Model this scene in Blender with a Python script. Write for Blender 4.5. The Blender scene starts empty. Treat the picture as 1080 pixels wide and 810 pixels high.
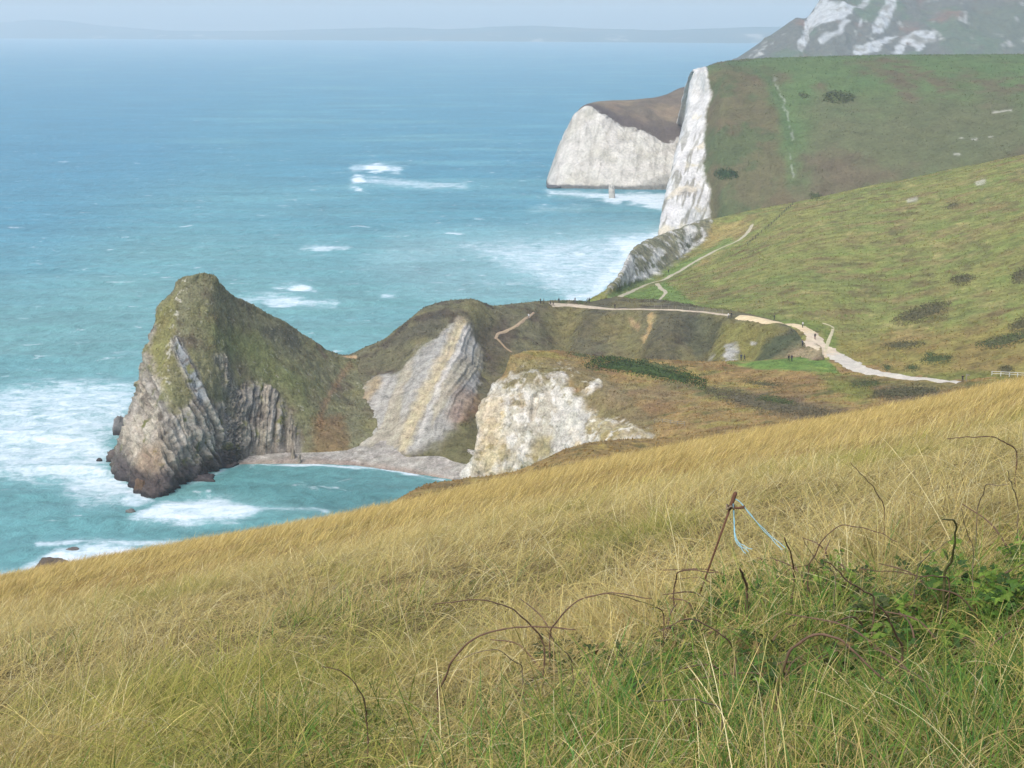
import bpy, math, random
import numpy as np
from mathutils import Vector
from mathutils.bvhtree import BVHTree

random.seed(7)
RNG = np.random.default_rng(11)
scene = bpy.context.scene
COL = scene.collection

# ------------------------------------------------------------------ camera model
F, U0, V0, H = 1700.0, 540.0, 405.0, 110.0
PITCH = math.atan(380.0 / F)
SP, CP = math.sin(PITCH), math.cos(PITCH)

def tanv(v):
    b = (V0 - v) / F
    return (SP - b * CP) / (CP + b * SP)

def P(u, v, Y):
    """world point seen at photo pixel (u,v) at forward distance Y"""
    b = (V0 - v) / F
    dy = CP + b * SP
    t = Y / dy
    return np.array([(u - U0) / F * t, Y, H + t * (-SP + b * CP)])

def S(u, v, z=0.0):
    """world point seen at photo pixel (u,v) at height z"""
    b = (V0 - v) / F
    dz = -SP + b * CP
    t = (z - H) / dz
    return np.array([(u - U0) / F * t, t * (CP + b * SP), z])

def proj(p):
    x, y, z = p[..., 0], p[..., 1], p[..., 2] - H
    f = y * CP - z * SP
    w = y * SP + z * CP
    f = np.maximum(f, 1e-3)
    return U0 + F * x / f, V0 - F * w / f

def lin(c, k=1.0):
    c = np.array(c, float) / 255.0
    return np.where(c <= .04045, c / 12.92, ((c + .055) / 1.055) ** 2.4) * k

# ------------------------------------------------------------------ noise
_perm = np.random.default_rng(3).permutation(256)
_perm = np.concatenate([_perm, _perm, _perm])
_g = np.random.default_rng(5).normal(size=(256, 3))
_g /= np.linalg.norm(_g, axis=1)[:, None]

_g32 = _g.astype(np.float32)
_gx, _gy, _gz = [np.ascontiguousarray(_g32[:, k]) for k in range(3)]
_p32 = _perm.astype(np.int32)
def perlin(p):
    p = np.asarray(p)
    sh = p.shape[:-1]
    c = [np.ascontiguousarray(p[..., k], dtype=np.float64).ravel() for k in range(3)]
    fl = [np.floor(q) for q in c]
    f = [(q - r).astype(np.float32) for q, r in zip(c, fl)]
    i = [r.astype(np.int64).astype(np.int32) & 255 for r in fl]
    w = [q * q * q * (q * (q * 6 - 15) + 10) for q in f]
    ax = (_p32.take(i[0]), _p32.take(i[0] + 1))
    out = 0
    for dx in (0, 1):
        for dy in (0, 1):
            b = _p32.take(ax[dx] + i[1] + dy)
            wxy = (w[0] if dx else 1 - w[0]) * (w[1] if dy else 1 - w[1])
            for dz in (0, 1):
                h = _p32.take(b + i[2] + dz)
                d = _gx.take(h) * (f[0] - dx) + _gy.take(h) * (f[1] - dy) + _gz.take(h) * (f[2] - dz)
                out = out + d * (wxy * (w[2] if dz else 1 - w[2]))
    return (out * np.float32(1.5)).astype(np.float64).reshape(sh)

def fbm(p, scale, octs=4, gain=.5, seed=0, stretch=(1, 1, 1)):
    q = np.asarray(p, float) * np.array(stretch) / scale + seed * 17.31
    a, s, t = 1.0, 0, 0
    for _ in range(octs):
        s = s + a * perlin(q)
        t += a
        q = q * 2.03 + 5.7
        a *= gain
    return s / t

def ridged(p, scale, octs=4, seed=0, stretch=(1, 1, 1)):
    q = np.asarray(p, float) * np.array(stretch) / scale + seed * 9.7
    a, s, t = 1.0, 0, 0
    for _ in range(octs):
        s = s + a * (1 - 2 * np.abs(perlin(q)))
        t += a
        q = q * 2.1 + 3.1
        a *= .5
    return s / t

def sstep(a, b, x):
    t = np.clip((x - a) / (b - a), 0, 1)
    return t * t * (3 - 2 * t)

def noise1(s, seed=0):
    z = np.zeros_like(s)
    return perlin(np.stack([s, z + seed * 3.7 + .5, z + .25], -1))

# ------------------------------------------------------------------ 2D masks (baked once into vertex attributes)
def poly_sd(u, v, poly):
    poly = np.array(poly, float)
    n = len(poly)
    d = np.full(u.shape, 1e9)
    inside = np.zeros(u.shape, bool)
    for i in range(n):
        ax, ay = poly[i]
        bx, by = poly[(i + 1) % n]
        ex, ey = bx - ax, by - ay
        t = np.clip(((u - ax) * ex + (v - ay) * ey) / (ex * ex + ey * ey + 1e-9), 0, 1)
        d = np.minimum(d, np.hypot(u - ax - t * ex, v - ay - t * ey))
        c = (ay > v) != (by > v)
        xi = ax + (v - ay) * ex / (ey if abs(ey) > 1e-9 else 1e-9)
        inside ^= c & (u < xi)
    return np.where(inside, d, -d)

def line_d(u, v, pts):
    d = np.full(u.shape, 1e9)
    for (ax, ay), (bx, by) in zip(pts[:-1], pts[1:]):
        ex, ey = bx - ax, by - ay
        t = np.clip(((u - ax) * ex + (v - ay) * ey) / (ex * ex + ey * ey + 1e-9), 0, 1)
        d = np.minimum(d, np.hypot(u - ax - t * ex, v - ay - t * ey))
    return d

# ------------------------------------------------------------------ mesh helpers
def mesh_np(name, verts, quads, tris=None, smooth=True):
    me = bpy.data.meshes.new(name)
    verts = np.asarray(verts, np.float32)
    nq = 0 if quads is None else len(quads)
    nt = 0 if tris is None else len(tris)
    me.vertices.add(len(verts))
    me.vertices.foreach_set('co', verts.ravel())
    loops = []
    if nq: loops.append(np.asarray(quads, np.int32).ravel())
    if nt: loops.append(np.asarray(tris, np.int32).ravel())
    loops = np.concatenate(loops)
    me.loops.add(len(loops))
    me.loops.foreach_set('vertex_index', loops)
    tot = np.concatenate([np.full(nq, 4, np.int32), np.full(nt, 3, np.int32)])
    st = np.concatenate([[0], np.cumsum(tot)[:-1]]).astype(np.int32)
    me.polygons.add(nq + nt)
    me.polygons.foreach_set('loop_start', st)
    me.polygons.foreach_set('loop_total', tot)
    me.polygons.foreach_set('use_smooth', np.full(nq + nt, smooth))
    me.update(calc_edges=True)
    return me

def set_col(me, rgb, name='Col'):
    a = me.color_attributes.new(name, 'FLOAT_COLOR', 'POINT')
    c = np.ones((len(rgb), 4), np.float32)
    c[:, :3] = rgb
    a.data.foreach_set('color', c.ravel())

def set_float(me, arr, name):
    a = me.attributes.new(name, 'FLOAT', 'POINT')
    a.data.foreach_set('value', np.asarray(arr, np.float32))

def link(name, me, mat=None, parent=None):
    o = bpy.data.objects.new(name, me)
    COL.objects.link(o)
    if mat is not None:
        me.materials.append(mat)
    if parent is not None:
        o.parent = parent
    return o

def tag(o, label=None, cat=None, group=None, kind=None):
    if label: o['label'] = label
    if cat: o['category'] = cat
    if group: o['group'] = group
    if kind: o['kind'] = kind
    return o

def empty(name, loc):
    o = bpy.data.objects.new(name, None)
    o.location = loc
    o.empty_display_size = .2
    COL.objects.link(o)
    return o

def grid_quads(nr, nc):
    i = np.arange(nr * nc).reshape(nr, nc)
    return np.stack([i[:-1, :-1], i[:-1, 1:], i[1:, 1:], i[1:, :-1]], -1).reshape(-1, 4)

def pchip_up(a, n, axis):
    """monotone cubic resampling of control array along axis to n samples"""
    a = np.moveaxis(a, axis, 0)
    m = a.shape[0]
    d = a[1:] - a[:-1]
    s = np.zeros_like(a)
    prod = d[:-1] * d[1:]
    s[1:-1] = np.where(prod > 0, 2 * prod / (d[:-1] + d[1:] + np.where(prod > 0, 0, 1e-9)), 0)
    # soften: blend with centred difference where monotone limiter would flatten
    cen = (d[:-1] + d[1:]) / 2
    s[1:-1] = .6 * s[1:-1] + .4 * cen
    s[0], s[-1] = d[0], d[-1]
    x = np.linspace(0, m - 1, n)
    i = np.minimum(x.astype(int), m - 2)
    t = (x - i).reshape([-1] + [1] * (a.ndim - 1))
    h00 = 2 * t**3 - 3 * t**2 + 1
    h10 = t**3 - 2 * t**2 + t
    h01 = -2 * t**3 + 3 * t**2
    h11 = t**3 - t**2
    r = h00 * a[i] + h10 * s[i] + h01 * a[i + 1] + h11 * s[i + 1]
    return np.moveaxis(r, 0, axis)

BVHS = []
ALL = {}
class Land:
    """a landform skinned over a grid of surveyed control points"""
    def __init__(self, name, ctrl, nr, nc):
        self.name = name
        c = np.array(ctrl, float)               # rows x cols x 3
        g = pchip_up(pchip_up(c, nc, 1), nr, 0)
        self.nr, self.nc = nr, nc
        self.g = g
        self.uv()
        self.col = np.zeros(g.shape)
        self.rock = np.zeros(g.shape[:2])
    def uv(self):
        self.u, self.v = proj(self.g)
    def normals(self):
        gu = np.gradient(self.g, axis=1)
        gv = np.gradient(self.g, axis=0)
        n = np.cross(gu, gv)
        n /= np.linalg.norm(n, axis=-1)[..., None] + 1e-9
        to = np.array([0, 0, H]) - self.g
        if (n * to).sum(-1).mean() * 1.0 < 0:
            n = -n
        return n
    def displace(self, amt):
        self.g = self.g + self.normals() * np.asarray(amt)[..., None]
    def jit(self, amp, scale, seed=0):
        """photo-position with noise-broken edges for irregular borders"""
        key = (scale, seed % 4)
        if key not in self.cache:
            self.cache[key] = (fbm(self.g0, scale, 4, .6, key[1] + 1), fbm(self.g0, scale, 4, .6, key[1] + 6))
        a, b = self.cache[key]
        return self.u0 + amp * a, self.v0 + amp * b
    def freeze(self):
        self.g0, self.u0, self.v0 = self.g.copy(), self.u.copy(), self.v.copy()
        self.cache = {}
    def pmask(self, poly, feather=3, amp=8, scale=4, seed=0):
        u, v = self.jit(amp, scale, seed)
        return sstep(-feather, feather, poly_sd(u, v, poly))
    def smask(self, pts, w, feather=2, amp=4, scale=4, seed=0):
        u, v = self.jit(amp, scale, seed)
        return 1 - sstep(w - feather, w + feather, line_d(u, v, pts))
    def paint(self, m, c, k=1.0):
        c = np.asarray(c, float)
        self.col = self.col * (1 - (m * k)[..., None]) + c * (m * k)[..., None]
    def mottle(self, m, c, scale, lo, hi, octs=5, seed=0, stretch=(1, 1, 1)):
        n = fbm(self.g0, scale, octs, .6, seed, stretch)
        self.paint(sstep(lo, hi, n) * m, c)
    def build(self, mat, kind='structure', bvh=True):
        verts = self.g.reshape(-1, 3)
        q = grid_quads(self.nr, self.nc)
        me = mesh_np(self.name, verts, q)
        set_col(me, np.clip(self.col.reshape(-1, 3), 0.004, .9))
        set_float(me, self.rock.ravel(), 'rock')
        o = link(self.name, me, mat)
        if kind: o['kind'] = kind
        if bvh:
            st = 2
            gi = self.g[::st, ::st]
            BVHS.append((self.name, BVHTree.FromPolygons(gi.reshape(-1, 3).tolist(), grid_quads(*gi.shape[:2]).tolist())))
        self.obj = o
        ALL[self.name] = self
        return o

def raycast(origin, d, only=None):
    best = None
    for n, b in BVHS:
        if only and n not in only: continue
        h = b.ray_cast(origin, d)
        if h[0] is not None and (best is None or h[3] < best[3]):
            best = h
    return best
CAM = Vector((0, 0, H))
def pick(u, v, only=None):
    p = P(u, v, 100.0)
    d = (Vector(p) - CAM).normalized()
    h = raycast(CAM, d, only)
    return None if h is None else h[0]
def drop(x, y, only=None, zt=300):
    h = raycast(Vector((x, y, zt)), Vector((0, 0, -1)), only)
    return None if h is None else h[0].z

# ------------------------------------------------------------------ materials
def nodes_of(name):
    m = bpy.data.materials.new(name)
    m.use_nodes = True
    nt = m.node_tree
    nt.nodes.clear()
    return m, nt, nt.nodes, nt.links

def land_material(name, fine, mid, var=.5, bump=.4, rough=.95, rockbump=1.0):
    m, nt, N, L = nodes_of(name)
    out = N.new('ShaderNodeOutputMaterial')
    bs = N.new('ShaderNodeBsdfPrincipled')
    bs.inputs['Roughness'].default_value = rough
    bs.inputs['Specular IOR Level'].default_value = .12
    at = N.new('ShaderNodeAttribute'); at.attribute_name = 'Col'
    rk = N.new('ShaderNodeAttribute'); rk.attribute_name = 'rock'
    geo = N.new('ShaderNodeNewGeometry')
    n1 = N.new('ShaderNodeTexNoise'); n1.inputs['Scale'].default_value = 1 / fine
    n1.inputs['Detail'].default_value = 6; n1.inputs['Roughness'].default_value = .65
    n2 = N.new('ShaderNodeTexNoise'); n2.inputs['Scale'].default_value = 1 / mid
    n2.inputs['Detail'].default_value = 5; n2.inputs['Roughness'].default_value = .6
    L.new(geo.outputs['Position'], n1.inputs['Vector'])
    L.new(geo.outputs['Position'], n2.inputs['Vector'])
    add = N.new('ShaderNodeMath'); add.operation = 'ADD'
    L.new(n1.outputs['Fac'], add.inputs[0]); L.new(n2.outputs['Fac'], add.inputs[1])
    mr = N.new('ShaderNodeMapRange')
    mr.inputs['From Min'].default_value = .65; mr.inputs['From Max'].default_value = 1.35
    mr.inputs['To Min'].default_value = 1 - var; mr.inputs['To Max'].default_value = 1 + var
    L.new(add.outputs[0], mr.inputs['Value'])
    mul = N.new('ShaderNodeVectorMath'); mul.operation = 'SCALE'
    L.new(at.outputs['Color'], mul.inputs[0]); L.new(mr.outputs[0], mul.inputs['Scale'])
    # slight warm / cool drift
    n3 = N.new('ShaderNodeTexNoise'); n3.inputs['Scale'].default_value = 1 / (mid * 1.7); n3.inputs['Detail'].default_value = 4
    L.new(geo.outputs['Position'], n3.inputs['Vector'])
    hue = N.new('ShaderNodeHueSaturation')
    mh = N.new('ShaderNodeMapRange'); mh.inputs['From Min'].default_value = .3; mh.inputs['From Max'].default_value = .7
    mh.inputs['To Min'].default_value = .488; mh.inputs['To Max'].default_value = .512
    L.new(n3.outputs['Fac'], mh.inputs['Value'])
    L.new(mh.outputs[0], hue.inputs['Hue'])
    L.new(mul.outputs[0], hue.inputs['Color'])
    L.new(hue.outputs[0], bs.inputs['Base Color'])
    bp = N.new('ShaderNodeBump'); bp.inputs['Strength'].default_value = bump
    bp.inputs['Distance'].default_value = fine * 1.2
    L.new(add.outputs[0], bp.inputs['Height'])
    L.new(bp.outputs[0], bs.inputs['Normal'])
    L.new(bs.outputs[0], out.inputs['Surface'])
    return m

def flat_material(name, rgb, rough=.7, var=.25, scale=8, spec=.3):
    m, nt, N, L = nodes_of(name)
    out = N.new('ShaderNodeOutputMaterial')
    bs = N.new('ShaderNodeBsdfPrincipled')
    bs.inputs['Roughness'].default_value = rough
    bs.inputs['Specular IOR Level'].default_value = spec
    tc = N.new('ShaderNodeTexCoord')
    n1 = N.new('ShaderNodeTexNoise'); n1.inputs['Scale'].default_value = scale; n1.inputs['Detail'].default_value = 5
    L.new(tc.outputs['Object'], n1.inputs['Vector'])
    cr = N.new('ShaderNodeMixRGB'); cr.blend_type = 'MIX'
    c = np.array(rgb)
    cr.inputs[1].default_value = (*np.clip(c * (1 - var), 0, 1), 1)
    cr.inputs[2].default_value = (*np.clip(c * (1 + var), 0, 1), 1)
    L.new(n1.outputs['Fac'], cr.inputs[0])
    L.new(cr.outputs[0], bs.inputs['Base Color'])
    L.new(bs.outputs[0], out.inputs['Surface'])
    return m

def leaf_material(name, transl=.3, rough=.6):
    m, nt, N, L = nodes_of(name)
    out = N.new('ShaderNodeOutputMaterial')
    at = N.new('ShaderNodeAttribute'); at.attribute_name = 'Col'
    bs = N.new('ShaderNodeBsdfPrincipled')
    bs.inputs['Roughness'].default_value = rough
    bs.inputs['Specular IOR Level'].default_value = .2
    tr = N.new('ShaderNodeBsdfTranslucent')
    mx = N.new('ShaderNodeMixShader'); mx.inputs[0].default_value = transl
    L.new(at.outputs['Color'], bs.inputs['Base Color'])
    L.new(at.outputs['Color'], tr.inputs['Color'])
    L.new(bs.outputs[0], mx.inputs[1]); L.new(tr.outputs[0], mx.inputs[2])
    L.new(mx.outputs[0], out.inputs['Surface'])
    return m

M_near = land_material('rough_grass_and_rock', .5, 2.4, .62, .7)
M_mid = land_material('hillside_turf', .8, 4.0, .65, .6)
M_far = land_material('distant_turf_and_chalk', 1.6, 8.0, .36, .5)
M_soil = land_material('straw_thatch', .06, .4, .5, .5)
M_path = land_material('trodden_chalk_path', .3, 1.5, .25, .3)
M_leaf = leaf_material('leaf_blades', .3)
M_scrub = leaf_material('scrub_twigs', .15, .8)

K = .86     # photo colour -> base colour

# ================================================================== LANDFORMS
# ---------------------------------------------------------------- limestone headland
def W(p, dx=0, dy=0, dz=0):
    return np.array([p[0] + dx, p[1] + dy, p[2] + dz])

def lerp_col(top, base, vs, us, p=1.3):
    """front points between a ridge point and a base point, at photo heights vs / positions us"""
    (ut, vt, Yt) = top
    B = base
    vb = proj(B)[1]
    out = []
    for u, v in zip(us, vs):
        t = (v - vt) / (vb - vt)
        Y = B[1] + (Yt - B[1]) * (1 - t) ** p
        out.append(P(u, v, Y))
    return out

def ub_(B):
    return proj(B)[0]

FR = (.04, .09, .14, .2, .28, .38, .5, .64, .8, .92)
def headland():
    cols = []
    def column(top, mids, base, p=1.25, back=28):
        T = P(*top); B = base
        ub, vb = proj(B)
        pu = [top[0]] + [m[0] for m in mids] + [ub]; pv = [top[1]] + [m[1] for m in mids] + [vb]
        vs = [top[1] + (vb - top[1]) * t for t in FR]
        f = lerp_col(top, B, vs, np.interp(vs, pv, pu), p)
        low = W(B, 0, -1.0 if ub_(B) < 260 else 1.5, -4)
        bk = W(T, -2, back * .5, -T[2] * .35)
        bk2 = W(T, -6, back * 1.3, -T[2] - 4)
        cols.append([bk2, bk, T] + f + [B, low])
    # far / seaward side (out of sight), then the left outline and round the nose to the saddle
    def outline(T, pts, base, dx, dY):
        pu = [T[0]] + [q[0] for q in pts] + [base[0]]; pv = [T[1]] + [q[1] for q in pts] + [base[1]]; pY = [T[2]] + [q[2] for q in pts] + [base[2]]
        vs = [T[1] + (base[1] - T[1]) * t for t in FR]
        top = P(T[0], T[1], T[2] + dY)
        f = [P(a, b, c + dY) for a, b, c in zip(np.interp(vs, pv, pu) + dx, vs, np.interp(vs, pv, pY))]
        low = P(base[0] + dx, base[1], base[2] + dY); low[2] = min(low[2], 0)
        cols.append([W(top, -2, 30, -top[2] - 4), W(top, 0, 15, -12), top] + f + [low, W(low, 0, 0, -4)])
    OL = [(184, 307, 412), (178, 314, 411), (170, 320, 410.5), (164, 327, 410), (164.5, 338, 408), (158, 354, 406), (152, 372, 403), (147, 397, 400), (141, 422, 397), (133, 440, 395), (128, 456, 393)]
    outline((188, 300, 415), OL, (121, 486, 398.5), 16, 16)
    outline((186, 298.5, 413), OL, (119, 487, 398), 0, 0)
    column((194, 292.5, 411), [(184, 316), (178, 334), (170, 372), (160, 425), (148, 470)], S(140, 512), 1.2)
    column((204, 290.5, 411), [(190, 316), (181, 365), (172, 420), (167, 475)], S(163, 524), 1.15)
    column((213, 289.5, 412), [(206, 325), (202, 375), (197, 425), (192, 475)], S(185, 514), 1.3)
    column((224.5, 292.5, 414), [(226, 335), (224, 385), (220, 430), (214, 473)], S(209, 505), 1.35)
    column((233, 302, 418), [(236, 340), (235, 388), (231, 430), (227, 470)], S(222, 500), 1.38)
    column((246, 312, 423), [(246, 345), (246, 390), (243, 430), (240, 465)], S(236, 494), 1.4)
    column((262, 321, 430), [(268, 352), (272, 395), (272, 430), (268, 460)], S(262, 485), 1.5)
    column((285, 333, 437), [(291, 360), (297, 398), (298, 430), (297, 458)], S(295, 481, .3), 1.5)
    column((310, 346, 444), [(314, 368), (320, 400), (323, 430), (325, 458)], S(326, 481, .3), 1.4)
    column((334, 362, 450), [(338, 380), (342, 405), (346, 432), (350, 458)], S(352, 481, .3), 1.2)
    column((360, 376, 456), [(362, 390), (364, 410), (370, 435), (376, 458)], S(382, 480, .7), 1.1)
    column((385, 378, 462), [(388, 392), (392, 412), (396, 436), (400, 458)], S(404, 480, 1.2), 1.1)
    ctrl = np.array(cols).transpose(1, 0, 2)
    L = Land('headland', ctrl, 430, 430)
    L.freeze()
    g, u, v = L.g0, L.u0, L.v0
    rock = np.maximum.reduce([
        L.pmask([(120, 400), (168, 395), (180, 440), (215, 418), (246, 430), (262, 480), (210, 530), (110, 540), (90, 480)], 5, 16, 6, 1),
        L.pmask([(244, 412), (262, 402), (288, 408), (312, 446), (322, 486), (250, 490)], 4, 8, 5, 2),
        L.smask([(186, 362), (198, 388), (213, 425), (230, 470)], 7, 3, 5, 5, 3),
        L.pmask([(150, 330), (166, 318), (160, 370), (165, 420), (130, 440), (120, 420)], 4, 10, 5, 4) * .8,
        L.smask([(232, 380), (240, 410), (256, 450)], 6, 5, 8, 5, 5) * .7])
    # strata: slanted beds on the nose, upright folded beds by the cove
    sA = u * .90 - v * .42
    sB = u - .018 * np.maximum(0, 446 - v) ** 1.75 * .5
    wB = sstep(232, 256, u)
    s = sA * (1 - wB) + sB * wB
    wob = 5 * fbm(g, 9, 3, .5, 8)
    bed = noise1((s + wob) / 4.6, 1) * .7 + noise1((s + wob) / 2.1, 2) * .45
    bed = bed * (.35 + .65 * sstep(160, 182, u))
    bed2 = noise1((s + wob) / 9.0, 4)
    L.rock = rock
    grass = 1 - rock
    amt = rock * (1.9 * bed + 1.5 * ridged(g, 9, 5, 3) - .3 + 1.2 * fbm(g, 3, 4, .6, 4)) + grass * (.95 * fbm(g, 5, 5, .6, 5))
    amt += .9 * fbm(g, 22, 3, .5, 9)
    crk = sstep(.5, .66, ridged(np.stack([s * .5, g[..., 2] * .45 + g[..., 1] * .2, g[..., 0] * .15], -1), 5, 4, 77)) * rock
    amt -= .55 * crk
    # keep the skyline rough but in place
    L.displace(amt * .9 * np.where(u > 258, .15 + .85 * sstep(0, 7, g[..., 2]), 1.0))
    # colour
    L.paint(np.ones_like(u), lin((116, 114, 86), K))
    L.mottle(np.ones_like(u), lin((122, 118, 82), K), 14, -.1, .3, 5, 21)
    L.mottle(np.ones_like(u), lin((98, 88, 70), K), 9, .02, .4, 5, 22)
    L.paint(L.pmask([(222, 345), (262, 350), (330, 400), (330, 440), (290, 410), (235, 375)], 14, 20, 10, 6), lin((112, 118, 74), K), .75)
    L.paint(L.pmask([(150, 350), (170, 325), (188, 310), (182, 365), (172, 420), (158, 430), (150, 400)], 6, 10, 5, 7), lin((126, 121, 72), K), .7)
    L.paint(L.smask([(282, 350), (300, 352), (312, 362)], 8, 6, 10, 5, 12), lin((70, 70, 64), K), .6)
    rc = lin((164, 157, 144), K)[None, None] * (1 + .85 * bed[..., None] + .4 * bed2[..., None])
    rc = rc * (1 - .25 * wB[..., None])
    tan = sstep(.0, .35, bed2)[..., None]
    rc = rc * (1 - tan * .35) + lin((158, 140, 112), K) * tan * .35
    L.col = L.col * (1 - rock[..., None]) + rc * rock[..., None]
    L.paint(crk, lin((88, 82, 74), K), .45)
    # pale buttress at the seaward nose, stains, wet dark foot
    L.paint(L.pmask([(130, 445), (150, 435), (168, 445), (172, 485), (160, 500), (140, 480)], 8, 14, 5, 9) * rock, lin((182, 172, 154), K), .75)
    L.paint(L.smask([(188, 366), (200, 392), (212, 420)], 4.5, 3, 3, 4, 11), lin((150, 156, 158), K), .8)
    L.mottle(rock, lin((108, 108, 62), K), 5, .12, .35, 5, 31)
    L.mottle(rock, lin((96, 88, 78), K), 4, .15, .4, 5, 32)
    L.paint(L.pmask([(150, 470), (172, 470), (176, 530), (140, 530), (140, 500)], 8, 8, 4, 13) * rock, lin((140, 112, 82), K), .6)
    z = L.g0[..., 2] + 1.5 * fbm(g, 5, 4, .6, 14)
    L.paint((1 - sstep(3.2, 6.5, z)) * sstep(100, 130, u) * (1 - sstep(240, 262, u)), lin((72, 66, 66), K), .9)
    L.paint((1 - sstep(.2, 1.2, z)) * (1 - sstep(300, 320, u)), lin((50, 48, 50), K), .9)
    # chalky crest track of bare rock
    L.paint(L.smask([(196, 297), (188, 318), (181, 345), (178, 372), (174, 410)], 3.5, 3, 7, 2, 15) * sstep(.05, .3, fbm(g, 1.6, 3, .6, 61)), lin((190, 184, 166), K), .8)
    L.paint(sstep(.3, .42, fbm(g, 1.5, 3, .6, 62)) * grass, lin((170, 164, 146), K), .5)
    L.paint(L.smask([(368, 386), (352, 410), (340, 430), (338, 450)], 3.5, 3, 6, 4, 16), lin((140, 116, 88), K), .7)
    L.paint(L.pmask([(330, 440), (362, 438), (372, 484), (330, 486)], 5, 10, 4, 17), lin((126, 98, 66), K), .6)
    L.build(M_near)
    return L

# ---------------------------------------------------------------- clay and sand cliff round the cove
def cove_cliff():
    cols = []
    def column(top, base, us=(.25, .5, .75), p=1.05, back=50, bulge=(0, 0, 0), bz=None):
        T = P(*top); B = base
        ub, vb = proj(B)
        mids = []
        for k, t in enumerate(us):
            mids.append((top[0] + (ub - top[0]) * t, top[1] + (vb - top[1]) * t))
        f = lerp_col(top, B, [m[1] for m in mids], [m[0] for m in mids], p)
        f = [W(q, 0, -bl * 1.0, 0) for q, bl in zip(f, bulge)]
        low = W(B, 0, 3, -6)
        zb = (-T[2] - 4) if bz is None else bz
        cols.append([W(T, 0, back, zb), W(T, 0, back * .3, zb * .14), T] + f + [B, low])
    column((340, 372, 468), S(345, 481, .3))
    column((362, 378, 464), S(372, 480, .6))
    column((384, 369, 465), S(398, 478, 1.5))
    column((404, 360, 467), S(414, 477, 2))
    column((428, 341, 470), S(428, 478, 3))
    column((448, 326, 472), S(440, 479, 3), bulge=(2, 3, 2))
    column((468, 320, 474), S(452, 480, 3), bulge=(5, 6, 3))
    column((488, 318, 476), S(466, 482, 3), bulge=(6, 8, 4))
    column((502, 319, 479), S(480, 486, 3), bulge=(1, 2, 1))
    column((522, 325, 486), S(500, 489, 3), bulge=(-4, -6, -3))
    column((545, 322, 493), S(524, 480, 3), bulge=(-2, -3, -2))
    column((570, 320, 500), S(550, 462, 4), back=60)
    column((600, 319, 506), S(585, 440, 6), back=60)
    column((640, 325, 492), S(640, 414, 11), back=60, bz=-6)
    column((680, 327, 481), S(685, 403, 15), back=50, bz=-5)
    column((720, 328, 471), S(728, 396, 18), back=50, bz=-5)
    column((757, 331, 457), S(768, 390, 21), back=40, bz=-5)
    column((798, 337, 438), S(804, 386, 24), back=35, bz=-4)
    column((836, 347, 420), S(836, 382, 26), back=30, bz=-4)
    column((850, 362, 408), S(852, 380, 28), back=25, bz=-3)
    column((866, 366, 402), S(868, 379, 28), back=25, bz=-3)
    ctrl = np.array(cols).transpose(1, 0, 2)
    L = Land('cove_cliff', ctrl, 300, 620)
    L.freeze()
    g, u, v = L.g0, L.u0, L.v0
    face = L.pmask([(484, 336), (496, 344), (510, 372), (504, 405), (484, 450), (462, 474), (420, 478), (362, 474), (352, 452), (392, 400), (424, 392), (446, 368), (466, 352)], 5, 10, 5, 1)
    s = .894 * u + .447 * v + 9 * fbm(g, 18, 3, .5, 3)
    along = -.447 * u + .894 * v
    st = noise1(s / 9.0, 1) * .8 + noise1(s / 3.6, 2) * .6
    st2 = perlin(np.stack([s / 15, along / 90, np.zeros_like(s)], -1))
    slope2 = sstep(560, 600, u)
    s2 = .93 * u + .36 * v
    gul = perlin(np.stack([s2 / 26, along / 120, np.zeros_like(s) + 4.5], -1))
    L.rock = face
    amt = face * (.65 * st + .5 * ridged(g, 8, 4, 3) + .4 * fbm(g, 2.5, 4, .6, 14)) + (1 - face) * (1.0 * fbm(g, 7, 5, .55, 5)) + 1.8 * fbm(g, 24, 3, .5, 6)
    infront = sstep(3, 14, L.v0 - np.interp(u, [340, 362, 404, 448, 488, 522, 600, 680, 757, 836, 866], [372, 378, 360, 326, 318, 325, 320, 327, 331, 347, 366]))
    amt += slope2 * infront * 3.2 * gul
    L.displace(amt * (.25 + .75 * infront) * (.1 + .9 * sstep(1, 8, g[..., 2])))
    one = np.ones_like(u)
    L.paint(one, lin((106, 102, 78), K))
    L.mottle(one, lin((120, 114, 80), K), 12, -.05, .25, 5, 21)
    L.mottle(one, lin((84, 76, 62), K), 9, .02, .28, 5, 22)
    L.paint(L.pmask([(470, 325), (430, 345), (405, 365), (440, 360), (465, 345)], 5, 8, 5, 23), lin((76, 74, 66), K), .6)
    fc = lin((160, 156, 146), K)[None, None] * (1 + .19 * st[..., None] + .16 * fbm(g, 2.2, 4, .65, 15)[..., None])
    yel = sstep(.02, .3, st2)[..., None]
    fc = fc * (1 - .4 * yel) + lin((178, 164, 128), K) * .4 * yel
    L.col = L.col * (1 - face[..., None]) + fc * face[..., None]
    L.paint(L.smask([(487, 340), (470, 378), (448, 420), (424, 470)], 6, 4, 6, 5, 25), lin((192, 176, 138), K), .75)
    L.paint(L.smask([(492, 346), (482, 372), (462, 412), (440, 466)], 2.5, 2, 5, 5, 26), lin((205, 198, 186), K), .7)
    L.paint(L.smask([(410, 402), (392, 430), (370, 468)], 4, 3, 6, 5, 27), lin((180, 174, 164), K), .6)
    L.paint(L.smask([(398, 405), (376, 432), (356, 452)], 5, 4, 6, 5, 28), lin((168, 142, 96), K), .6)
    L.paint(L.pmask([(482, 410), (506, 418), (502, 445), (478, 452), (470, 440)], 8, 12, 5, 29), lin((134, 100, 74), K), .5)
    L.paint(L.pmask([(440, 478), (480, 452), (520, 430), (530, 400), (515, 372), (545, 380), (520, 495), (460, 490)], 6, 14, 6, 30), lin((104, 100, 66), K), .75)
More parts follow.
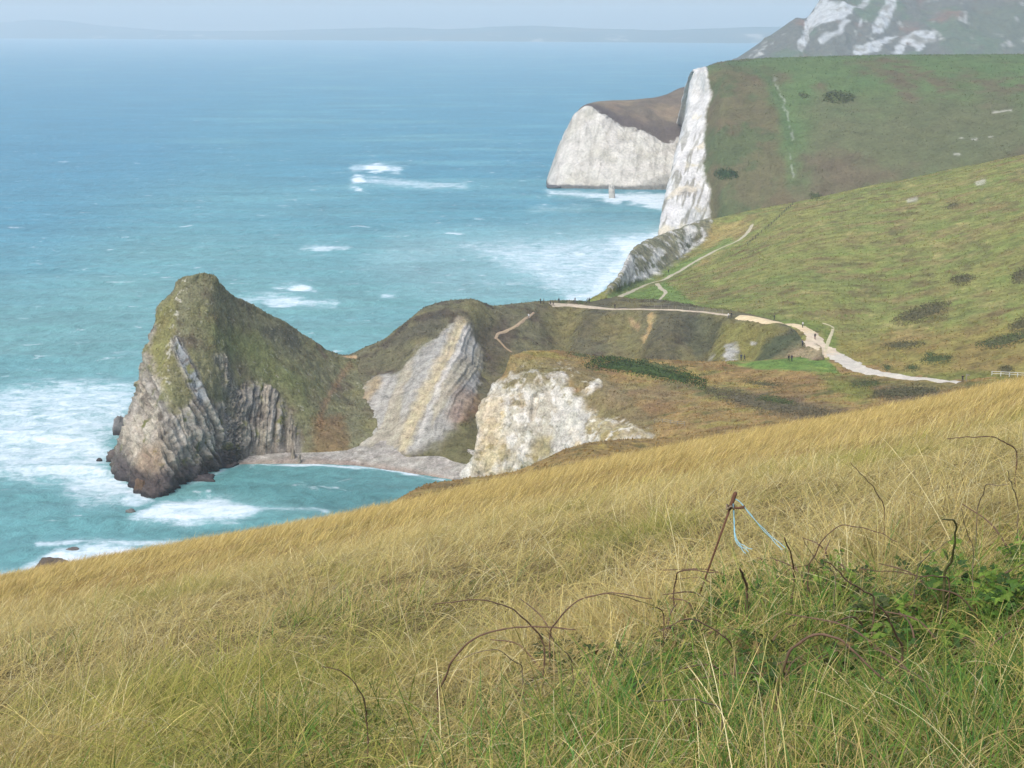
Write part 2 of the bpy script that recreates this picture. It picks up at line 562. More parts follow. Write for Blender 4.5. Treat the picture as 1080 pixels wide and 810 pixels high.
    L.paint(L.pmask([(505, 345), (535, 335), (540, 372), (520, 400), (508, 380)], 6, 10, 6, 31), lin((88, 78, 66), K), .6)
    # grassy back wall
    L.mottle(slope2, lin((112, 104, 70), K), 22, -.1, .2, 5, 33)
    L.paint(sstep(.08, .4, gul) * slope2, lin((82, 78, 62), K), .55)
    L.paint(sstep(.1, .4, -gul) * slope2, lin((122, 114, 72), K), .5)
    L.paint(L.smask([(688, 333), (684, 346), (678, 356)], 2.4, 2.2, 7, 3, 34), lin((184, 156, 108), K), .8)
    L.paint(L.smask([(665, 336), (671, 341)], 2.5, 2, 3, 3, 35), lin((170, 142, 108), K), .7)
    L.paint(L.pmask([(760, 338), (800, 340), (830, 345), (800, 382), (765, 380), (735, 384), (750, 360)], 6, 12, 6, 36), lin((128, 122, 66), K), .75)
    L.paint(L.pmask([(838, 346), (855, 352), (830, 368), (808, 384), (790, 384), (808, 362)], 4, 8, 5, 37), lin((72, 80, 58), K), .85)
    L.paint(L.pmask([(722, 332), (766, 334), (752, 356), (735, 372), (722, 358)], 6, 12, 6, 38), lin((76, 80, 64), K), .7)
    L.paint(L.pmask([(764, 366), (776, 362), (774, 378), (764, 382)], 3, 8, 3, 39), lin((176, 174, 168), K), .75)
    L.paint(L.smask([(791, 358), (795, 360)], 2, 1.5, 3, 3, 40), lin((186, 180, 170), K), .8)
    L.paint(L.smask([(742, 380), (750, 372)], 3, 2, 5, 3, 41), lin((150, 146, 136), K), .6)
    L.paint(L.pmask([(842, 366), (866, 364), (866, 384), (818, 384)], 3, 5, 3, 42), lin((168, 150, 118), K), .6)
    L.paint(L.smask([(350, 379), (374, 378)], 2.6, 1.2, 1.5, 3, 43), lin((190, 160, 122), K), .9)
    L.build(M_near)
    return L

# ---------------------------------------------------------------- chalk spur, brown shelf and lawn
def shelf():
    A = [
     [(540,376,402),(533,392,400),(521,409,397),(509,430,393),(507,453,388),(505,479,384),None],
     [(555,371,404),(553,385,398),(546,405,392),(539,430,388),(533,455,384),(527,480,381),None],
     [(580,371,405),(580,382,398),(582,397,390),(578,425,386),(572,455,381),(565,485,378),None],
     [(610,374,406),(612,385,397),(615,402,386),(612,430,380),(608,455,374),(602,478,370),None],
     [(640,378,405),(645,392,393),(650,410,380),(652,432,371),(650,450,364),(645,468,358),(645,500,353)],
     [(680,382,403),(685,398,389),(690,418,375),(692,438,364),(692,452,356),(690,466,350),(690,500,338)],
     [(730,384,402),(735,398,388),(738,415,374),(740,432,361),(740,450,347),(738,470,335),(735,510,315)],
     [(780,384,399),(785,395,388),(790,412,373),(795,428,359),(795,445,345),(795,465,332),(795,500,310)],
     [(838,380,396),(843,390,384),(850,405,370),(855,420,356),(860,435,343),(860,455,328),(860,490,305)],
     [(890,383,389),(902,395,377),(910,408,362),(915,420,350),(920,435,336),(920,455,320),(920,490,298)],
     [(980,395,365),(985,404,355),(990,412,346),(990,420,337),(990,430,326),(990,445,312),(990,480,290)],
     [(1060,396,349),(1065,403,339),(1070,410,330),(1070,416,322),(1070,425,312),(1070,440,300),(1070,470,280)],
     [(1180,392,335),(1185,400,325),(1190,408,317),(1190,414,310),(1190,422,300),(1190,436,288),(1190,466,268)],
    ]
    base = {0: S(490, 503, .5), 1: S(518, 511, 0), 2: S(558, 514, .5), 3: S(600, 516, 1.5)}
    cols = []
    c0 = None
    for i, a in enumerate(A):
        pts = [P(*q) if q is not None else base[i] for q in a]
        back = [W(pts[0], 2, 14, -9), W(pts[0], 3, 4, -1.2)] if i < 5 else [W(pts[0], 0, 14, -3.5), W(pts[0], 0, 5, -.6)]
        cols.append(back + pts + [W(pts[-1], 0, -4, -6)])
    side = [W(q, 7, 14, -2) for q in cols[0]]
    cols.insert(0, side)
    ctrl = np.array(cols).transpose(1, 0, 2)
    L = Land('shelf', ctrl, 330, 620)
    L.freeze()
    g, u, v = L.g0, L.u0, L.v0
    one = np.ones_like(u)
    chalk = L.pmask([(495, 520), (490, 500), (500, 480), (504, 430), (520, 408), (540, 396), (570, 394), (596, 396), (604, 412), (614, 420), (628, 440), (660, 452), (690, 464), (680, 480), (600, 540)], 4, 10, 4, 1)
    left = (u < 540) & (v > 395)
    chalk = np.maximum(chalk, left * 1.0 * sstep(396, 410, v))
    patch = np.maximum(L.smask([(612, 420), (626, 406), (630, 404)], 3, 2, 5, 3, 2), 0)
    chalk = np.maximum(chalk, patch)
    L.rock = chalk
    r = ridged(g, 9, 5, 3)
    crack = ridged(g, 5, 4, 7, (1, 1, .45))
    cave = L.pmask([(562, 418), (567, 414), (569, 424), (565, 440), (560, 446)], 2, 2, 3, 51)
    fr = ridged(g, 4.5, 4, 17, (1, 1, .3))
    amt = chalk * (1.1 * r + .7 * crack + .6 * fr + .7 * fbm(g, 2, 4, .65, 4)) * (1 - .7 * patch) - 1.6 * cave - .4 * sstep(.5, .65, ridged(g, 5.5, 4, 78, (1, 1, .6))) * chalk + (1 - chalk) * (.7 * fbm(g, 6, 5, .55, 5) + 1.1 * fbm(g, 26, 3, .5, 6))
    L.displace(amt * .85)
    L.paint(one, lin((150, 126, 80), K))
    L.mottle(one, lin((130, 106, 70), K), 16, -.05, .25, 5, 21, (1, 1.5, 1))
    L.mottle(one, lin((150, 136, 78), K), 12, .0, .3, 5, 22, (1, 2, 1))
    L.mottle(one, lin((110, 104, 62), K), 8, .12, .35, 5, 23, (1, 1.5, 1))
    # scrubby upper rim of the chalk
    L.paint(L.pmask([(535, 400), (540, 376), (600, 380), (640, 398), (690, 440), (690, 462), (640, 455), (600, 400), (560, 400)], 6, 12, 4, 3), lin((122, 112, 78), K), .75)
    L.paint(L.pmask([(620, 400), (700, 405), (740, 430), (690, 425), (640, 425)], 8, 16, 6, 4), lin((124, 110, 84), K), .55)
    cc = lin((210, 204, 190), K * .95)[None, None] * (1 + .16 * fbm(g, 3, 4, .6, 9))[..., None]
    L.col = L.col * (1 - chalk[..., None]) + cc * chalk[..., None]
    L.mottle(chalk, lin((194, 174, 130), K), 9, .06, .32, 5, 31)
    L.mottle(chalk, lin((160, 150, 116), K), 5, .18, .36, 5, 32)
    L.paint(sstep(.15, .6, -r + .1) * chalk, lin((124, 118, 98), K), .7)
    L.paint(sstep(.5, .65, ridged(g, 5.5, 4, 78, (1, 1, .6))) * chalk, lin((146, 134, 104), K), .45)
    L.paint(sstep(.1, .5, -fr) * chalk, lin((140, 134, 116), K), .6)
    L.mottle(chalk, lin((122, 118, 84), K), 3.2, .24, .38, 5, 52)
    L.paint(L.pmask([(505, 425), (528, 418), (534, 470), (520, 500), (500, 500), (507, 460)], 8, 12, 5, 33) * chalk, lin((196, 174, 130), K), .6)
    L.paint(L.pmask([(560, 470), (590, 456), (588, 480), (560, 495)], 6, 10, 4, 34) * chalk, lin((142, 128, 76), K), .7)
    L.paint(L.pmask([(590, 430), (604, 428), (624, 440), (618, 466), (586, 482), (585, 450)], 3, 8, 3, 35), lin((208, 203, 190), K * .88), .8)
    L.paint(L.pmask([(624, 440), (650, 446), (690, 462), (640, 468), (622, 462)], 4, 10, 3, 36), lin((150, 134, 88), K), .75)
    L.mottle(L.pmask([(624, 436), (650, 442), (690, 458), (640, 470), (615, 466)], 4, 8, 3, 37), lin((205, 198, 180), K), 2.5, .05, .25, 4, 38)
    rim = L.pmask([(515, 420), (535, 396), (570, 390), (598, 392), (612, 408), (640, 436), (640, 446), (612, 424), (590, 408), (560, 408), (535, 416)], 8, 8, 5, 53)
    L.mottle(rim, lin((128, 118, 84), K), 3.0, -.12, .12, 5, 54)
    up = L.pmask([(536, 398), (552, 380), (600, 384), (632, 402), (610, 412), (570, 396)], 5, 8, 5, 55)
    L.mottle(up, lin((170, 162, 140), K), 2.0, .12, .3, 5, 56)
    # band of dark scrub ground, green hollow and lawn
    L.paint(L.pmask([(690, 400), (760, 410), (830, 418), (900, 436), (920, 446), (860, 446), (790, 428), (730, 415)], 6, 14, 7, 41), lin((104, 92, 76), K), .7)
    L.paint(L.pmask([(700, 402), (770, 412), (840, 425), (830, 432), (760, 420)], 5, 14, 6, 42), lin((98, 110, 62), K), .6)
    L.paint(L.pmask([(862, 392), (900, 402), (930, 415), (905, 425), (880, 412)], 6, 12, 6, 43), lin((112, 122, 58), K), .7)
    L.paint(L.pmask([(925, 405), (985, 408), (1000, 418), (950, 424), (920, 418)], 6, 10, 6, 44), lin((112, 102, 84), K), .6)
    L.paint(L.pmask([(880, 398), (900, 396), (1000, 404), (1090, 404), (1090, 412), (1000, 410), (920, 406)], 3, 6, 5, 47), lin((106, 104, 60), K), .6)
    lawn = L.pmask([(766, 383), (800, 381), (838, 380), (856, 372), (878, 384), (886, 394), (862, 392), (840, 390), (800, 389)], 2, 5, 5, 45)
    L.paint(lawn, lin((100, 130, 62), K), .9)
    L.mottle(lawn, lin((120, 138, 68), K), 6, 0, .3, 4, 46)
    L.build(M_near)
    return L

# ---------------------------------------------------------------- near brown hump (lower end of the camera's own hillside)
def hump():
    crest = [(330, 560, 268), (380, 548, 272), (405, 536, 276), (425, 524, 280), (445, 514, 285), (480, 506, 292), (520, 501, 298), (545, 497, 300), (566, 490, 303), (588, 480, 306), (618, 469, 310), (650, 465, 314), (690, 462, 318), (740, 456, 320), (800, 448, 322), (880, 440, 322)]
    cols = []
    for (u, v, Y) in crest:
        c = P(u, v, Y)
        cols.append([W(c, 3, 34, -26), W(c, 1, 10, -5), c, P(u - 6, v + 14, Y - 18), P(u - 14, v + 40, Y - 55), P(u - 20, v + 80, Y - 100)])
    L = Land('brown_hill', np.array(cols).transpose(1, 0, 2), 180, 420)
    L.freeze()
    g, u, v = L.g0, L.u0, L.v0
    L.displace(.5 * fbm(g, 5, 5, .6, 2) + .9 * fbm(g, 20, 3, .5, 3))
    one = np.ones_like(u)
    L.paint(one, lin((146, 122, 74), K))
    L.mottle(one, lin((124, 104, 66), K), 12, -.05, .25, 5, 4)
    L.mottle(one, lin((160, 138, 78), K), 7, .05, .3, 5, 5)
    L.mottle(one, lin((112, 102, 60), K), 5, .15, .35, 5, 6)
    L.build(M_near)
    return L

# ---------------------------------------------------------------- big green hillside on the right
def hillside():
    C = [  # bottom, foot-of-bluff (or None), skyline
     ((600, 323, 503), None, (627, 317.5, 520)),
     ((632, 326, 494), None, (647, 304, 545)),
     ((655, 328, 488), (655, 304, 560), (657, 287, 572)),
     ((675, 329, 484), (682, 295, 605), (668, 264, 622)),
     ((710, 331, 474), (712, 277, 650), (695, 251, 668)),
     ((750, 334, 460), (744, 258, 690), (748, 232, 712)),
     ((800, 341, 440), None, (835, 214, 735)),
     ((845, 354, 418), None, (900, 200, 730)),
     ((890, 386, 389), None, (960, 188, 724)),
     ((950, 400, 366), None, (1020, 176, 718)),
     ((1020, 406, 349), None, (1090, 160, 708)),
     ((1120, 404, 332), None, (1220, 132, 690)),
     ((1230, 404, 320), None, (1380, 100, 670))]
    cols = []
    for b, f, t in C:
        B, T = P(*b), P(*t)
        if f is None:
            m = []
            for s_, hmp in ((.3, -1.2), (.58, 0), (.8, 1.0), (.93, 1.0)):
                q = B + (T - B) * s_
                m.append(W(q, 0, 0, hmp))
        else:
            Q = P(*f)
            m = [W(B + (Q - B) * .4, 0, 0, -.5), W(B + (Q - B) * .75, 0, 0, -.3), Q, Q + (T - Q) * .6 + np.array([0, 0, 1.0])]
        cols.append([W(B, 0, -5, -9), B] + m + [T, W(T, 2, 14, -5), W(T, 8, 60, -30)])
    L = Land('hillside', np.array(cols).transpose(1, 0, 2), 330, 620)
    L.freeze()
    g, u, v = L.g0, L.u0, L.v0
    one = np.ones_like(u)
    bl = L.pmask([(640, 312), (650, 303), (684, 294), (704, 284), (722, 268), (740, 258), (752, 246), (748, 226), (690, 246), (664, 262), (650, 285)], 3, 8, 6, 1) * (u < 752)
    L.rock = bl
    L.displace(bl * (1.2 * ridged(g, 10, 4, 2)) + (1 - bl) * (.55 * fbm(g, 9, 5, .6, 3)) * sstep(0, 20, v - 150) + 1.2 * fbm(g, 45, 3, .5, 4) * sstep(325, 300, v))
    L.paint(one, lin((134, 133, 74), K))
    L.mottle(one, lin((120, 128, 70), K), 34, -.25, .3, 5, 11)
    L.mottle(one, lin((112, 108, 66), K), 5, .05, .35, 4, 31, (.22, .22, 2.2))
    L.mottle(one, lin((156, 146, 92), K), 4, .12, .4, 4, 32, (.25, .25, 2.4))
    L.mottle(one, lin((138, 124, 80), K), 22, .0, .35, 5, 12, (1, 1.6, 1))
    L.mottle(one, lin((120, 106, 68), K), 12, .1, .35, 5, 13)
    L.mottle(one, lin((128, 136, 72), K), 16, .08, .3, 5, 14, (1, 2, 1))
    L.paint(L.pmask([(880, 360), (1000, 345), (1100, 340), (1100, 410), (900, 400)], 12, 20, 14, 15), lin((146, 122, 68), K), .5)
    # chalk bluff
    L.paint(bl, lin((128, 124, 102), K), .85)
    wh = np.maximum.reduce([L.pmask([(648, 306), (662, 270), (672, 268), (668, 292), (690, 280), (700, 288), (676, 300)], 3, 12, 5, 16),
                            L.smask([(728, 244), (722, 258), (720, 272)], 5, 3, 7, 5, 17), L.smask([(726, 264), (742, 256)], 4, 3, 7, 5, 18),
                            L.smask([(694, 268), (686, 282)], 4, 3, 7, 5, 19)])
    L.paint(wh * bl, lin((206, 202, 192), K), .9)
    L.mottle(bl, lin((200, 196, 186), K), 7, .1, .3, 5, 35)
    L.mottle(bl, lin((96, 100, 78), K), 5, .05, .3, 5, 20)
    # golden patch, bright mown strip beside the path
    L.paint(L.pmask([(740, 262), (752, 238), (790, 234), (782, 248), (745, 280), (735, 280)], 4, 8, 6, 21), lin((158, 140, 88), K), .8)
    L.paint(L.pmask([(700, 286), (730, 272), (770, 250), (775, 256), (735, 276), (700, 296)], 3, 5, 6, 22), lin((108, 134, 68), K), .75)
    L.paint(L.pmask([(606, 322), (640, 317), (690, 300), (700, 296), (712, 304), (735, 322), (760, 330), (640, 329)], 3, 6, 6, 23), lin((106, 132, 68), K), .8)
    L.paint(L.pmask([(640, 312), (660, 300), (690, 292), (692, 297), (640, 317)], 2, 4, 5, 24), lin((106, 124, 72), K), .8)
    L.paint(L.pmask([(735, 322), (860, 340), (880, 352), (885, 372), (905, 388), (880, 386), (865, 350), (800, 342), (740, 332)], 3, 6, 6, 25), lin((104, 122, 58), K), .7)
    L.paint(L.pmask([(950, 394), (1040, 392), (1080, 398), (1080, 404), (960, 402)], 3, 6, 6, 26), lin((104, 112, 56), K), .7)
    # bare chalk scrapes
    for (a, b) in ((962, 211), (1034, 193)):
        L.paint(L.smask([(a - 3, b + 1), (a + 4, b - 1)], 2.2, 1, 2.5, 4, int(a)), lin((190, 184, 165), K), .7)
    L.build(M_mid)
    return L

# ---------------------------------------------------------------- second headland with the white cliff
def chalk_headland():
    rows_v = None
    cols = []
    def add(pts, back):
        T = pts[0]
        cols.append([W(T, *back[1]), W(T, *back[0])] + pts)
    bk = ((2, 60, -4), (10, 240, -60))
    sil = [P(733, 76, 992), P(728, 95, 985), P(724, 123, 962), P(716, 151, 935), P(710, 181, 905), P(702, 213, 878), S(696, 249, 0), S(694, 262, -4)]
    add([W(q, 26, 110, 0) for q in sil], bk)
    add(sil, bk)
    add([P(740, 75, 978), P(739, 98, 966), P(735, 125, 940), P(729, 154, 918), P(724, 184, 893), P(719, 217, 868), P(716, 248, 850), P(714, 262, 842)], bk)
    add([P(746, 73, 972), P(749, 100, 952), P(745, 127, 930), P(743, 156, 908), P(741, 187, 888), P(748, 203, 878), P(749, 238, 862), P(750, 255, 850)], bk)
    for (u, vt, Yt, ub, vb, Yb) in ((762, 67, 985, 765, 246, 850), (786, 64, 995, 790, 240, 846), (815, 62.5, 1000, 822, 232, 842), (850, 61.5, 1003, 858, 224, 838),
                                    (900, 60, 1005, 912, 214, 834), (960, 59, 1008, 972, 203, 830), (1040, 58.5, 1010, 1050, 188, 826), (1140, 58, 1012, 1150, 168, 822), (1280, 57, 1012, 1300, 140, 815)):
        pts = []
        for t, k in ((0, 0), (.13, .30), (.29, .50), (.45, .66), (.6, .78), (.75, .88), (.9, .96), (1, 1)):
            pts.append(P(u + (ub - u) * t, vt + (vb - vt) * t, Yt + (Yb - Yt) * k))
        add(pts, bk)
    L = Land('chalk_headland', np.array(cols).transpose(1, 0, 2), 300, 560)
    L.freeze()
    g, u, v = L.g0, L.u0, L.v0
    one = np.ones_like(u)
    # chalk = columns 0..3 region
    ci = np.linspace(0, len(cols) - 1, L.nc)[None, :] * np.ones((L.nr, 1))
    chalk = 1 - sstep(2.85, 3.15, ci + .5 * fbm(g, 12, 5, .65, 1))
    L.rock = chalk
    streak = ridged(g, 16, 5, 2, (1, 1, .35))
    L.displace(chalk * (1.5 * streak + .8 * fbm(g, 5, 4, .65, 3)) + (1 - chalk) * (.8 * fbm(g, 18, 4, .5, 4) + 2.0 * fbm(g, 70, 3, .5, 9)) * sstep(62, 85, v))
    G = lin((92, 111, 69), K * .95)
    L.paint(one, G)
    L.mottle(one, lin((104, 96, 72), K * .9), 55, -.05, .25, 5, 11)
    L.mottle(one, lin((96, 116, 72), K * .9), 30, .05, .3, 5, 12)
    L.paint(L.pmask([(744, 76), (775, 68), (805, 75), (818, 110), (835, 200), (840, 240), (740, 250)], 8, 16, 22, 13), lin((108, 92, 70), K * .9), .7)
    L.mottle(L.pmask([(744, 76), (815, 70), (840, 150), (845, 240), (740, 250)], 8, 12, 22, 14), lin((88, 98, 64), K * .9), 28, -.1, .15, 5, 15, (1, 1, .5))
    L.paint(L.pmask([(860, 110), (1080, 100), (1090, 170), (960, 200), (850, 215), (845, 160)], 20, 30, 30, 16), lin((104, 94, 74), K * .9), .55)
    L.paint(L.smask([(770, 66), (795, 72), (812, 88), (824, 110), (832, 150)], 4, 4, 4, 12, 17), lin((82, 104, 66), K * .9), .7)
    chl = L.smask([(815, 80), (824, 100), (829, 120), (836, 140), (834, 165), (837, 195)], 1.0, 1.0, 6, 8, 18) * sstep(-.15, .1, fbm(g, 5, 3, .5, 19))
    L.paint(chl, lin((190, 190, 180), K), .32)
    for pts in ([(1048, 118), (1066, 117)], [(1014, 147), (1016, 147)], [(1006, 164), (1012, 164)], [(1024, 148), (1030, 147)], [(1044, 145), (1046, 145)]):
        L.paint(L.smask(pts, 1.1, 1.2, 4, 5, int(pts[0][0])), lin((190, 186, 174), K), .65)
    cc = lin((216, 212, 205), K * .89)
    L.paint(chalk, cc)
    low = sstep(120, 170, v)
    s1 = .94 * u + .35 * v + 5 * fbm(g, 25, 4, .6, 33)
    al = -.35 * u + .94 * v
    sk = perlin(np.stack([s1 / 5.0, al / 26, np.zeros_like(s1)], -1)) + .6 * perlin(np.stack([s1 / 2.4, al / 14, np.zeros_like(s1) + 3], -1))
    L.paint(chalk * (.25 + .75 * low) * sstep(.05, .35, sk + .15 * low - .1), lin((132, 128, 112), K), .8)
    L.mottle(chalk, lin((196, 186, 164), K * 1.1), 12, .1, .4, 4, 21)
    L.build(M_far)
    return L

# ---------------------------------------------------------------- third headland (white face, brown top)
def white_headland():
    cols = []
    D = [  # top, grass/chalk edge, base
     ((612, 114, 1175), (606, 124, 1165), S(577, 196)),
     ((619, 110, 1178), (619, 111.5, 1166), S(590, 198.5)),
     ((634, 107.5, 1192), (634, 119, 1160), S(612, 199)),
     ((652, 107, 1200), (652, 130, 1156), S(640, 199.5)),
     ((672, 106, 1206), (672, 137, 1152), S(665, 200)),
     ((690, 104.5, 1214), (690, 143, 1150), S(690, 200)),
     ((704, 101, 1222), (704, 150, 1146), S(710, 200)),
     ((720, 94, 1232), (720, 142, 1156), S(728, 200)),
     ((735, 92, 1240), (740, 135, 1165), S(748, 200)),
     ((770, 92, 1240), (775, 130, 1170), S(780, 200))]
    T0 = P(612, 114, 1180)
    cols.append([W(T0, 4, 100, -50), W(T0, 2, 20, -5), W(T0, 2, 4, 0), P(607, 122, 1180), P(598, 138, 1180), P(586, 164, 1180), W(S(577, 196), 0, 30, 0), W(S(577, 196), 0, 30, -4)])
    for t, e, b in D:
        T, E, B = P(*t), P(*e), b
        m1 = E + (B - E) * .33 + np.array([0, -3, 0]); m2 = E + (B - E) * .67 + np.array([0, -2, 0])
        cols.append([W(T, 4, 120, -58), W(T, 2, 40, -5), T, (T + E) / 2 + np.array([0, 0, 1.0]), E, m1, m2, B, W(B, 0, -2, -4)][:2] +
                    [T, E, E + (B - E) * .3, E + (B - E) * .68, B, W(B, 0, -2, -4)])
    L = Land('white_headland', np.array(cols).transpose(1, 0, 2), 260, 330)
    L.freeze()
    g, u, v = L.g0, L.u0, L.v0
    ri = np.linspace(0, 7, L.nr)[:, None] * np.ones((1, L.nc))
    edge = ri + .12 * fbm(g, 16, 4, .6, 1) + .22 * fbm(g, 5, 4, .6, 2)
    chalk = sstep(2.97, 3.12, edge)
    chalk = np.maximum(chalk, (u < 610) & (v > 122))
    L.rock = chalk
    rib = ridged(g, 14, 4, 3, (1, 1, .22))
    L.displace(chalk * (2.0 * rib + .8 * fbm(g, 4, 4, .65, 4)) * sstep(580, 592, u) + (1 - chalk) * .7 * fbm(g, 18, 4, .5, 5))
    L.paint(np.ones_like(u), lin((132, 116, 94), K * .95))
    L.mottle(np.ones_like(u), lin((110, 98, 84), K * .95), 40, -.1, .2, 5, 11)
    L.paint(sstep(2.45, 2.85, edge), lin((84, 74, 74), K * .9), .75)
    L.paint(chalk, lin((210, 204, 192), K * .87))
    L.mottle(chalk, lin((186, 180, 166), K), 18, .0, .3, 5, 12, (1, 1, .3))
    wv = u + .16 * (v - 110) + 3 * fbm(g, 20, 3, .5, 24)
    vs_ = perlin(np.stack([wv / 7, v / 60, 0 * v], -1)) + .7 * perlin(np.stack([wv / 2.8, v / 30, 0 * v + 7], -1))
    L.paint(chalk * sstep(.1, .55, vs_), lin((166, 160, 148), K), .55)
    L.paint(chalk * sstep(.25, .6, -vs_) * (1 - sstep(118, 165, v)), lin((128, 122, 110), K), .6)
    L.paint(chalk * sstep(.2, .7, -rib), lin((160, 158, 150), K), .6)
    L.paint((1 - sstep(.8, 2.4, g[..., 2] + 1.2 * fbm(g, 9, 3, .5, 13))), lin((86, 88, 86), K), .9)
    L.paint(L.pmask([(664, 200), (700, 184), (740, 178), (740, 204), (664, 204)], 4, 8, 12, 14), lin((132, 130, 122), K), .6)
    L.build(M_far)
    return L

# ---------------------------------------------------------------- great far cliff, upper right
def far_cliff():
    sil = [(700, 112, 2500), (730, 92, 2510), (755, 74, 2520), (770, 65.5, 2540), (782, 58.5, 2550), (804, 44, 2570), (822, 32, 2580), (836, 22.5, 2590), (841, 20, 2595), (850, 20.5, 2600), (860, 9, 2610), (868, -2, 2620), (885, -16, 2640), (920, -26, 2680), (980, -34, 2720), (1060, -40, 2760), (1180, -46, 2800), (1350, -50, 2850)]
    cols = []
    for i, (u, v, Y) in enumerate(sil):
        T = P(u, v, Y)
        B = S(u - 2 + max(0, u - 760) * .04, 106, 0)
        m = []
        for t, k in ((.2, .12), (.4, .3), (.6, .5), (.8, .74)):
            q = T + (B - T) * t
            m.append(W(q, 0, -20 * math.sin(t * 3.14), 8 * math.sin(t * 3.14)))
        cols.append([W(T, 60, 500, -T[2] - 5), W(T, 8, 60, -4), T] + m + [B, W(B, 0, -10, -5)])
    L = Land('far_cliff', np.array(cols).transpose(1, 0, 2), 200, 420)
    L.freeze()
    g, u, v = L.g0, L.u0, L.v0
    L.displace((13 * ridged(g, 110, 5, 1, (1, 1, .4)) + 5 * fbm(g, 30, 4, .55, 2)) * sstep(0, 8, v - np.interp(u, [s_[0] for s_ in sil], [s_[1] for s_ in sil])))
    one = np.ones_like(u)
    L.paint(one, lin((104, 104, 94), K * .85))
    L.mottle(one, lin((94, 108, 84), K * .85), 90, 0, .25, 5, 3)
    L.mottle(one, lin((128, 104, 88), K * .8), 70, .05, .3, 5, 4)
    L.paint(L.pmask([(990, 30), (1040, 10), (1090, 0), (1090, 60), (1000, 60)], 8, 12, 60, 5), lin((96, 108, 82), K * .8), .5)
    w = np.maximum.reduce([
        L.pmask([(843, 58), (840, 50), (852, 22), (862, 6), (870, -4), (876, 8), (892, 10), (902, 8), (898, 20), (880, 28), (862, 34), (852, 46)], 1.5, 7, 30, 6),
        L.pmask([(918, 40), (924, 22), (932, 8), (940, -4), (944, 4), (938, 26), (928, 38)], 1.2, 5, 25, 7),
        L.pmask([(900, 58), (900, 50), (915, 48), (938, 38), (946, 38), (935, 46), (926, 60), (905, 62)], 1.2, 6, 25, 8),
        L.pmask([(940, 60), (952, 38), (968, 34), (984, 36), (986, 46), (972, 52), (966, 62), (958, 44), (950, 62)], 1.2, 6, 25, 9),
        L.smask([(868, 48), (886, 36), (892, 28)], 2.5, 1.5, 5, 25, 10) * .8,
        L.smask([(908, 10), (918, -2)], 3, 1.5, 5, 25, 12) * .8,
        L.smask([(905, 32), (907, 26)], 1.5, 1, 4, 25, 13) * .8])
    L.rock = w
    L.paint(w, lin((200, 202, 200), K * .85), .85)
    L.mottle(w, lin((128, 126, 116), K), 20, -.05, .28, 5, 14, (1, 1, .35))
    L.mottle(1 - w, lin((160, 158, 150), K), 26, .2, .42, 5, 15, (1, 1, .35))
    L.build(M_far)
    return L

# ---------------------------------------------------------------- land across the bay
def far_land():
    top = [(-260, 27), (-120, 24), (0, 23.5), (37, 20.5), (70, 22.5), (100, 26), (140, 29.5), (190, 32.5), (260, 33), (320, 31.5), (390, 30), (430, 29), (470, 31), (520, 28), (560, 27.5), (600, 28.5), (660, 31), (700, 32), (750, 30), (800, 28.5), (900, 28), (1100, 28), (1400, 28)]
    cols = []
    for u, v in top:
        b = np.interp(u, [-260, 0, 200, 500, 780, 1400], [41, 40.5, 41.5, 43.5, 45.5, 47])
        B = S(u, b, 0)
        T = P(u, v, B[1] * 1.10)
        m = B + (T - B) * .5
        cols.append([W(T, 0, 900, -T[2]), T, W(m, 0, 0, 8), B, W(B, 0, -30, -4)])
    L = Land('far_shore', np.array(cols).transpose(1, 0, 2), 50, 500)
    L.freeze()
    g, u, v = L.g0, L.u0, L.v0
    L.g[..., 2] += 10 * fbm(g, 420, 5, .55, 1) * sstep(0, 60, g[..., 2])
    L.paint(np.ones_like(u), lin((62, 88, 74), .7))
    L.mottle(np.ones_like(u), lin((90, 98, 76), .7), 900, 0, .25, 5, 2)
    L.mottle((v > 36) * 1.0, lin((170, 165, 150), .8), 260, .2, .4, 4, 3, (1, .5, 1))
    L.build(M_far)
    return L

headland(); cove_cliff(); shelf(); hump(); hillside(); chalk_headland(); white_headland(); far_cliff(); far_land()

# ---------------------------------------------------------------- beach
def beach():
    up, md, lo = [], [], []
    for u, vb, zb, vl in ((236, 488, .2, 491), (262, 484.5, .2, 488.6), (300, 480.5, .5, 488.3), (350, 480.5, .5, 489.3), (372, 479.5, .8, 490.5), (398, 477.5, 1.7, 493), (435, 477.5, 2.6, 498), (470, 482, 3, 504.5), (495, 487, 3, 512), (515, 492, 3, 520)):
        B, Lw = S(u, vb, zb), S(u + 3, vl, 0)
        up.append(W(B, 0, 6, 1.6)); md.append(B + (Lw - B) * .35 + np.array([0, 0, .45])); lo.append(W(Lw, 0, -3, -.7))
    L = Land('beach', np.array([up, md, lo]), 60, 400)
    L.freeze()
    L.displace(.12 * fbm(L.g0, 4, 4, .6, 1))
    one = np.ones_like(L.u0)
    L.paint(one, lin((174, 168, 156), K * .88))
    L.mottle(one, lin((152, 144, 132), K * .88), 5, -.05, .3, 5, 2, (1, 2, 1))
    L.mottle(one, lin((196, 188, 176), K * .9), 2.5, .1, .35, 5, 3)
    L.paint(1 - sstep(.1, .8, L.g0[..., 2] + .4 * fbm(L.g0, 4, 3, .5, 4)), lin((150, 132, 116), K), .7)
    L.build(M_near)
beach()

